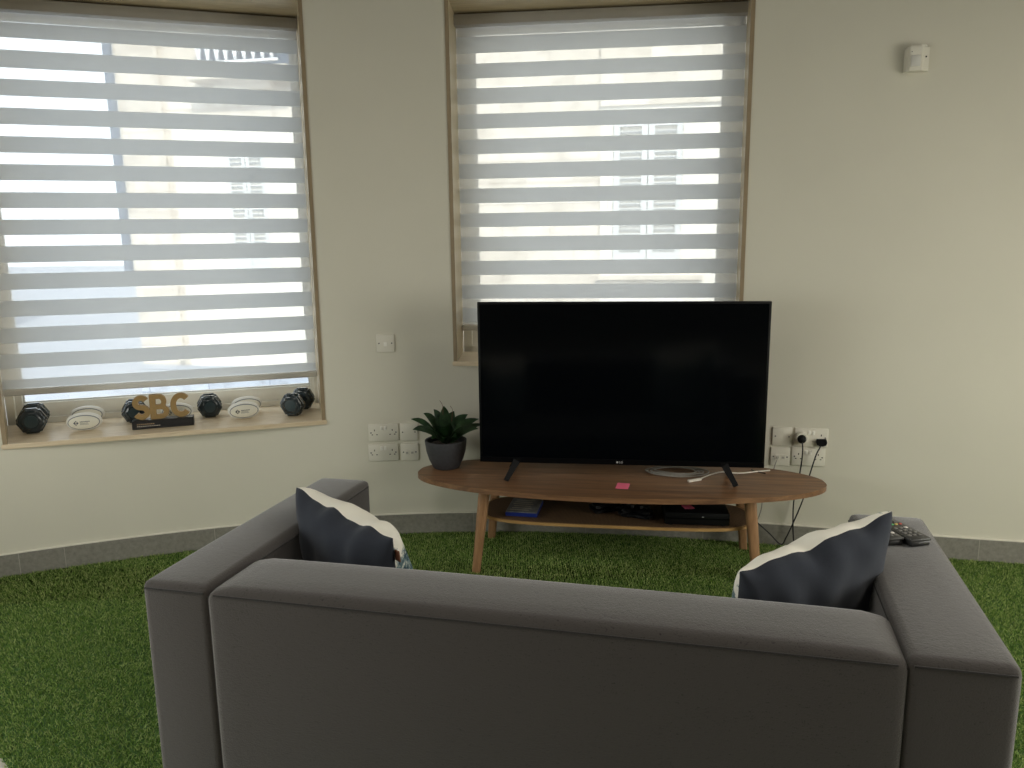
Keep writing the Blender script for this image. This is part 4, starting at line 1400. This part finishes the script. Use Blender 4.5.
def shutters(parent, u0, u1, z0, z1, panel_h):
    w = (u1 - u0) / 2
    for k in range(2):
        a, b = u0 + k * w + 0.006, u0 + (k + 1) * w - 0.006
        st = w * 0.17
        bm = bmesh.new()
        box(bm, a, a + st, -0.05, 0.0, z0, z1); box(bm, b - st, b, -0.05, 0.0, z0, z1)
        box(bm, a + st, b - st, -0.05, 0.0, z0, z0 + st); box(bm, a + st, b - st, -0.05, 0.0, z1 - st, z1)
        box(bm, a + st, b - st, -0.045, -0.004, z0 + st, z0 + panel_h)
        s = obj('shutter', bm, m_shut, parent, 0)
        bm = bmesh.new()
        z = z0 + panel_h + 0.03
        while z < z1 - st - 0.02:
            bmv = Matrix.Translation(((a + b) / 2, -0.024, z)) @ Matrix.Rotation(rad(-38), 4, 'X')
            box(bm, -(b - a) / 2 + st, (b - a) / 2 - st, -0.026, 0.026, -0.005, 0.005, M=bmv)
            z += 0.062
        obj('louvres', bm, m_shut, s, 0)

fb = thing('building', 'cream rendered house with grey louvred shutters outside the right window', 'building', FO, FA)
obj('wall', nbox(-0.60, 6.5, 0.0, 4.0, -0.9, 9.0), m_render, fb, 0)
obj('upper_stonework', nbox(-0.60, 6.5, -0.03, 0.0, 3.05, 9.0), m_stone, fb, 0)
shutters(fb, -0.434, 0.412, 1.17, 2.87, 0.10)
bm = bmesh.new()
box(bm, -0.50, -0.434, -0.02, 0.0, 1.10, 2.95); box(bm, 0.412, 0.478, -0.02, 0.0, 1.10, 2.95); box(bm, -0.50, 0.478, -0.02, 0.0, 2.87, 2.95)
obj('window_surround', bm, m_render, fb, 0)
bm = bmesh.new()
box(bm, -0.63, 0.69, -0.12, 0.0, 0.93, 0.985); box(bm, -0.55, 0.61, -0.06, 0.0, 0.86, 0.93)
obj('window_ledge', bm, m_stone, fb, 0)
obj('plinth', nbox(-0.60, 6.5, -0.08, 0.0, -0.9, -0.28), m_plinth, fb, 0)

fs = thing('building', 'weathered limestone house with balcony and drainpipe outside the left window', 'building', FO, FA)
obj('wall', nbox(-7.25, -0.605, 0.01, 4.0, -0.9, 9.0), m_stone, fs, 0)
obj('plinth', nbox(-7.25, -0.605, -0.08, 0.01, -0.9, -0.28), m_plinth, fs, 0)
obj('smooth_render', nbox(-6.45, -3.9, -0.01, 0.01, -0.28, 3.0), m_render, fs, 0)
shutters(fs, -5.66, -5.10, 1.08, 2.68, 0.22)
bm = bmesh.new()
box(bm, -6.0, -4.6, -0.28, 0.01, 3.56, 3.70); box(bm, -5.7, -4.9, -0.16, 0.01, 3.44, 3.56)
obj('balcony_slab', bm, m_stone, fs, 0)
bm = bmesh.new()
n = 9
for k in range(n):
    a = -5.88 + 1.15 * k / n; b = a + 1.15 / n
    bar(bm, (a, -0.25, 4.20), ((a + b) / 2, -0.25, 3.78), 0.03, 0.02)
    bar(bm, ((a + b) / 2, -0.25, 3.78), (b, -0.25, 4.20), 0.03, 0.02)
bar(bm, (-5.9, -0.25, 4.22), (-4.72, -0.25, 4.22), 0.05, 0.04); bar(bm, (-5.9, -0.25, 3.765), (-4.72, -0.25, 3.765), 0.04, 0.03)
obj('balcony_shade_panel', nbox(-5.95, -4.68, -0.02, 0.01, 3.70, 5.4), m_pipe, fs, 0)  # dark panel standing in for the shaded recess behind the railing
obj('balcony_railing', bm, m_whitep, fs, 0)
bm = tube(bmesh.new(), [(-7.30, -0.03, 1.02), (-7.30, -0.03, 8.5)], 0.062, 16)
obj('drainpipe', bm, m_pipe, fs)
bm = tube(bmesh.new(), [(-6.58, -0.05, -0.2), (-6.58, -0.05, 8.5)], 0.035, 12)
obj('rain_pipe', bm, m_stone, fs)

fd = thing('building', 'pale distant building with bluish windows at far left beyond the blind', 'building', (-15.2, 20.5, 0), rad(35))
obj('wall', nbox(-5, 1.2, 0, 4, -0.9, 5.6), m_far, fd, 0)
for u in (-3.4, -2.3, -1.2, -0.1):
    for z in (0.0, 2.6):
        f_ = obj('window', nbox(u - 0.42, u + 0.42, -0.06, 0.0, z, z + 1.7), m_whitep, fd, 0)
        obj('pane', nbox(u - 0.34, u + 0.34, -0.075, -0.06, z + 0.08, z + 1.62), m_farwin, f_, 0)
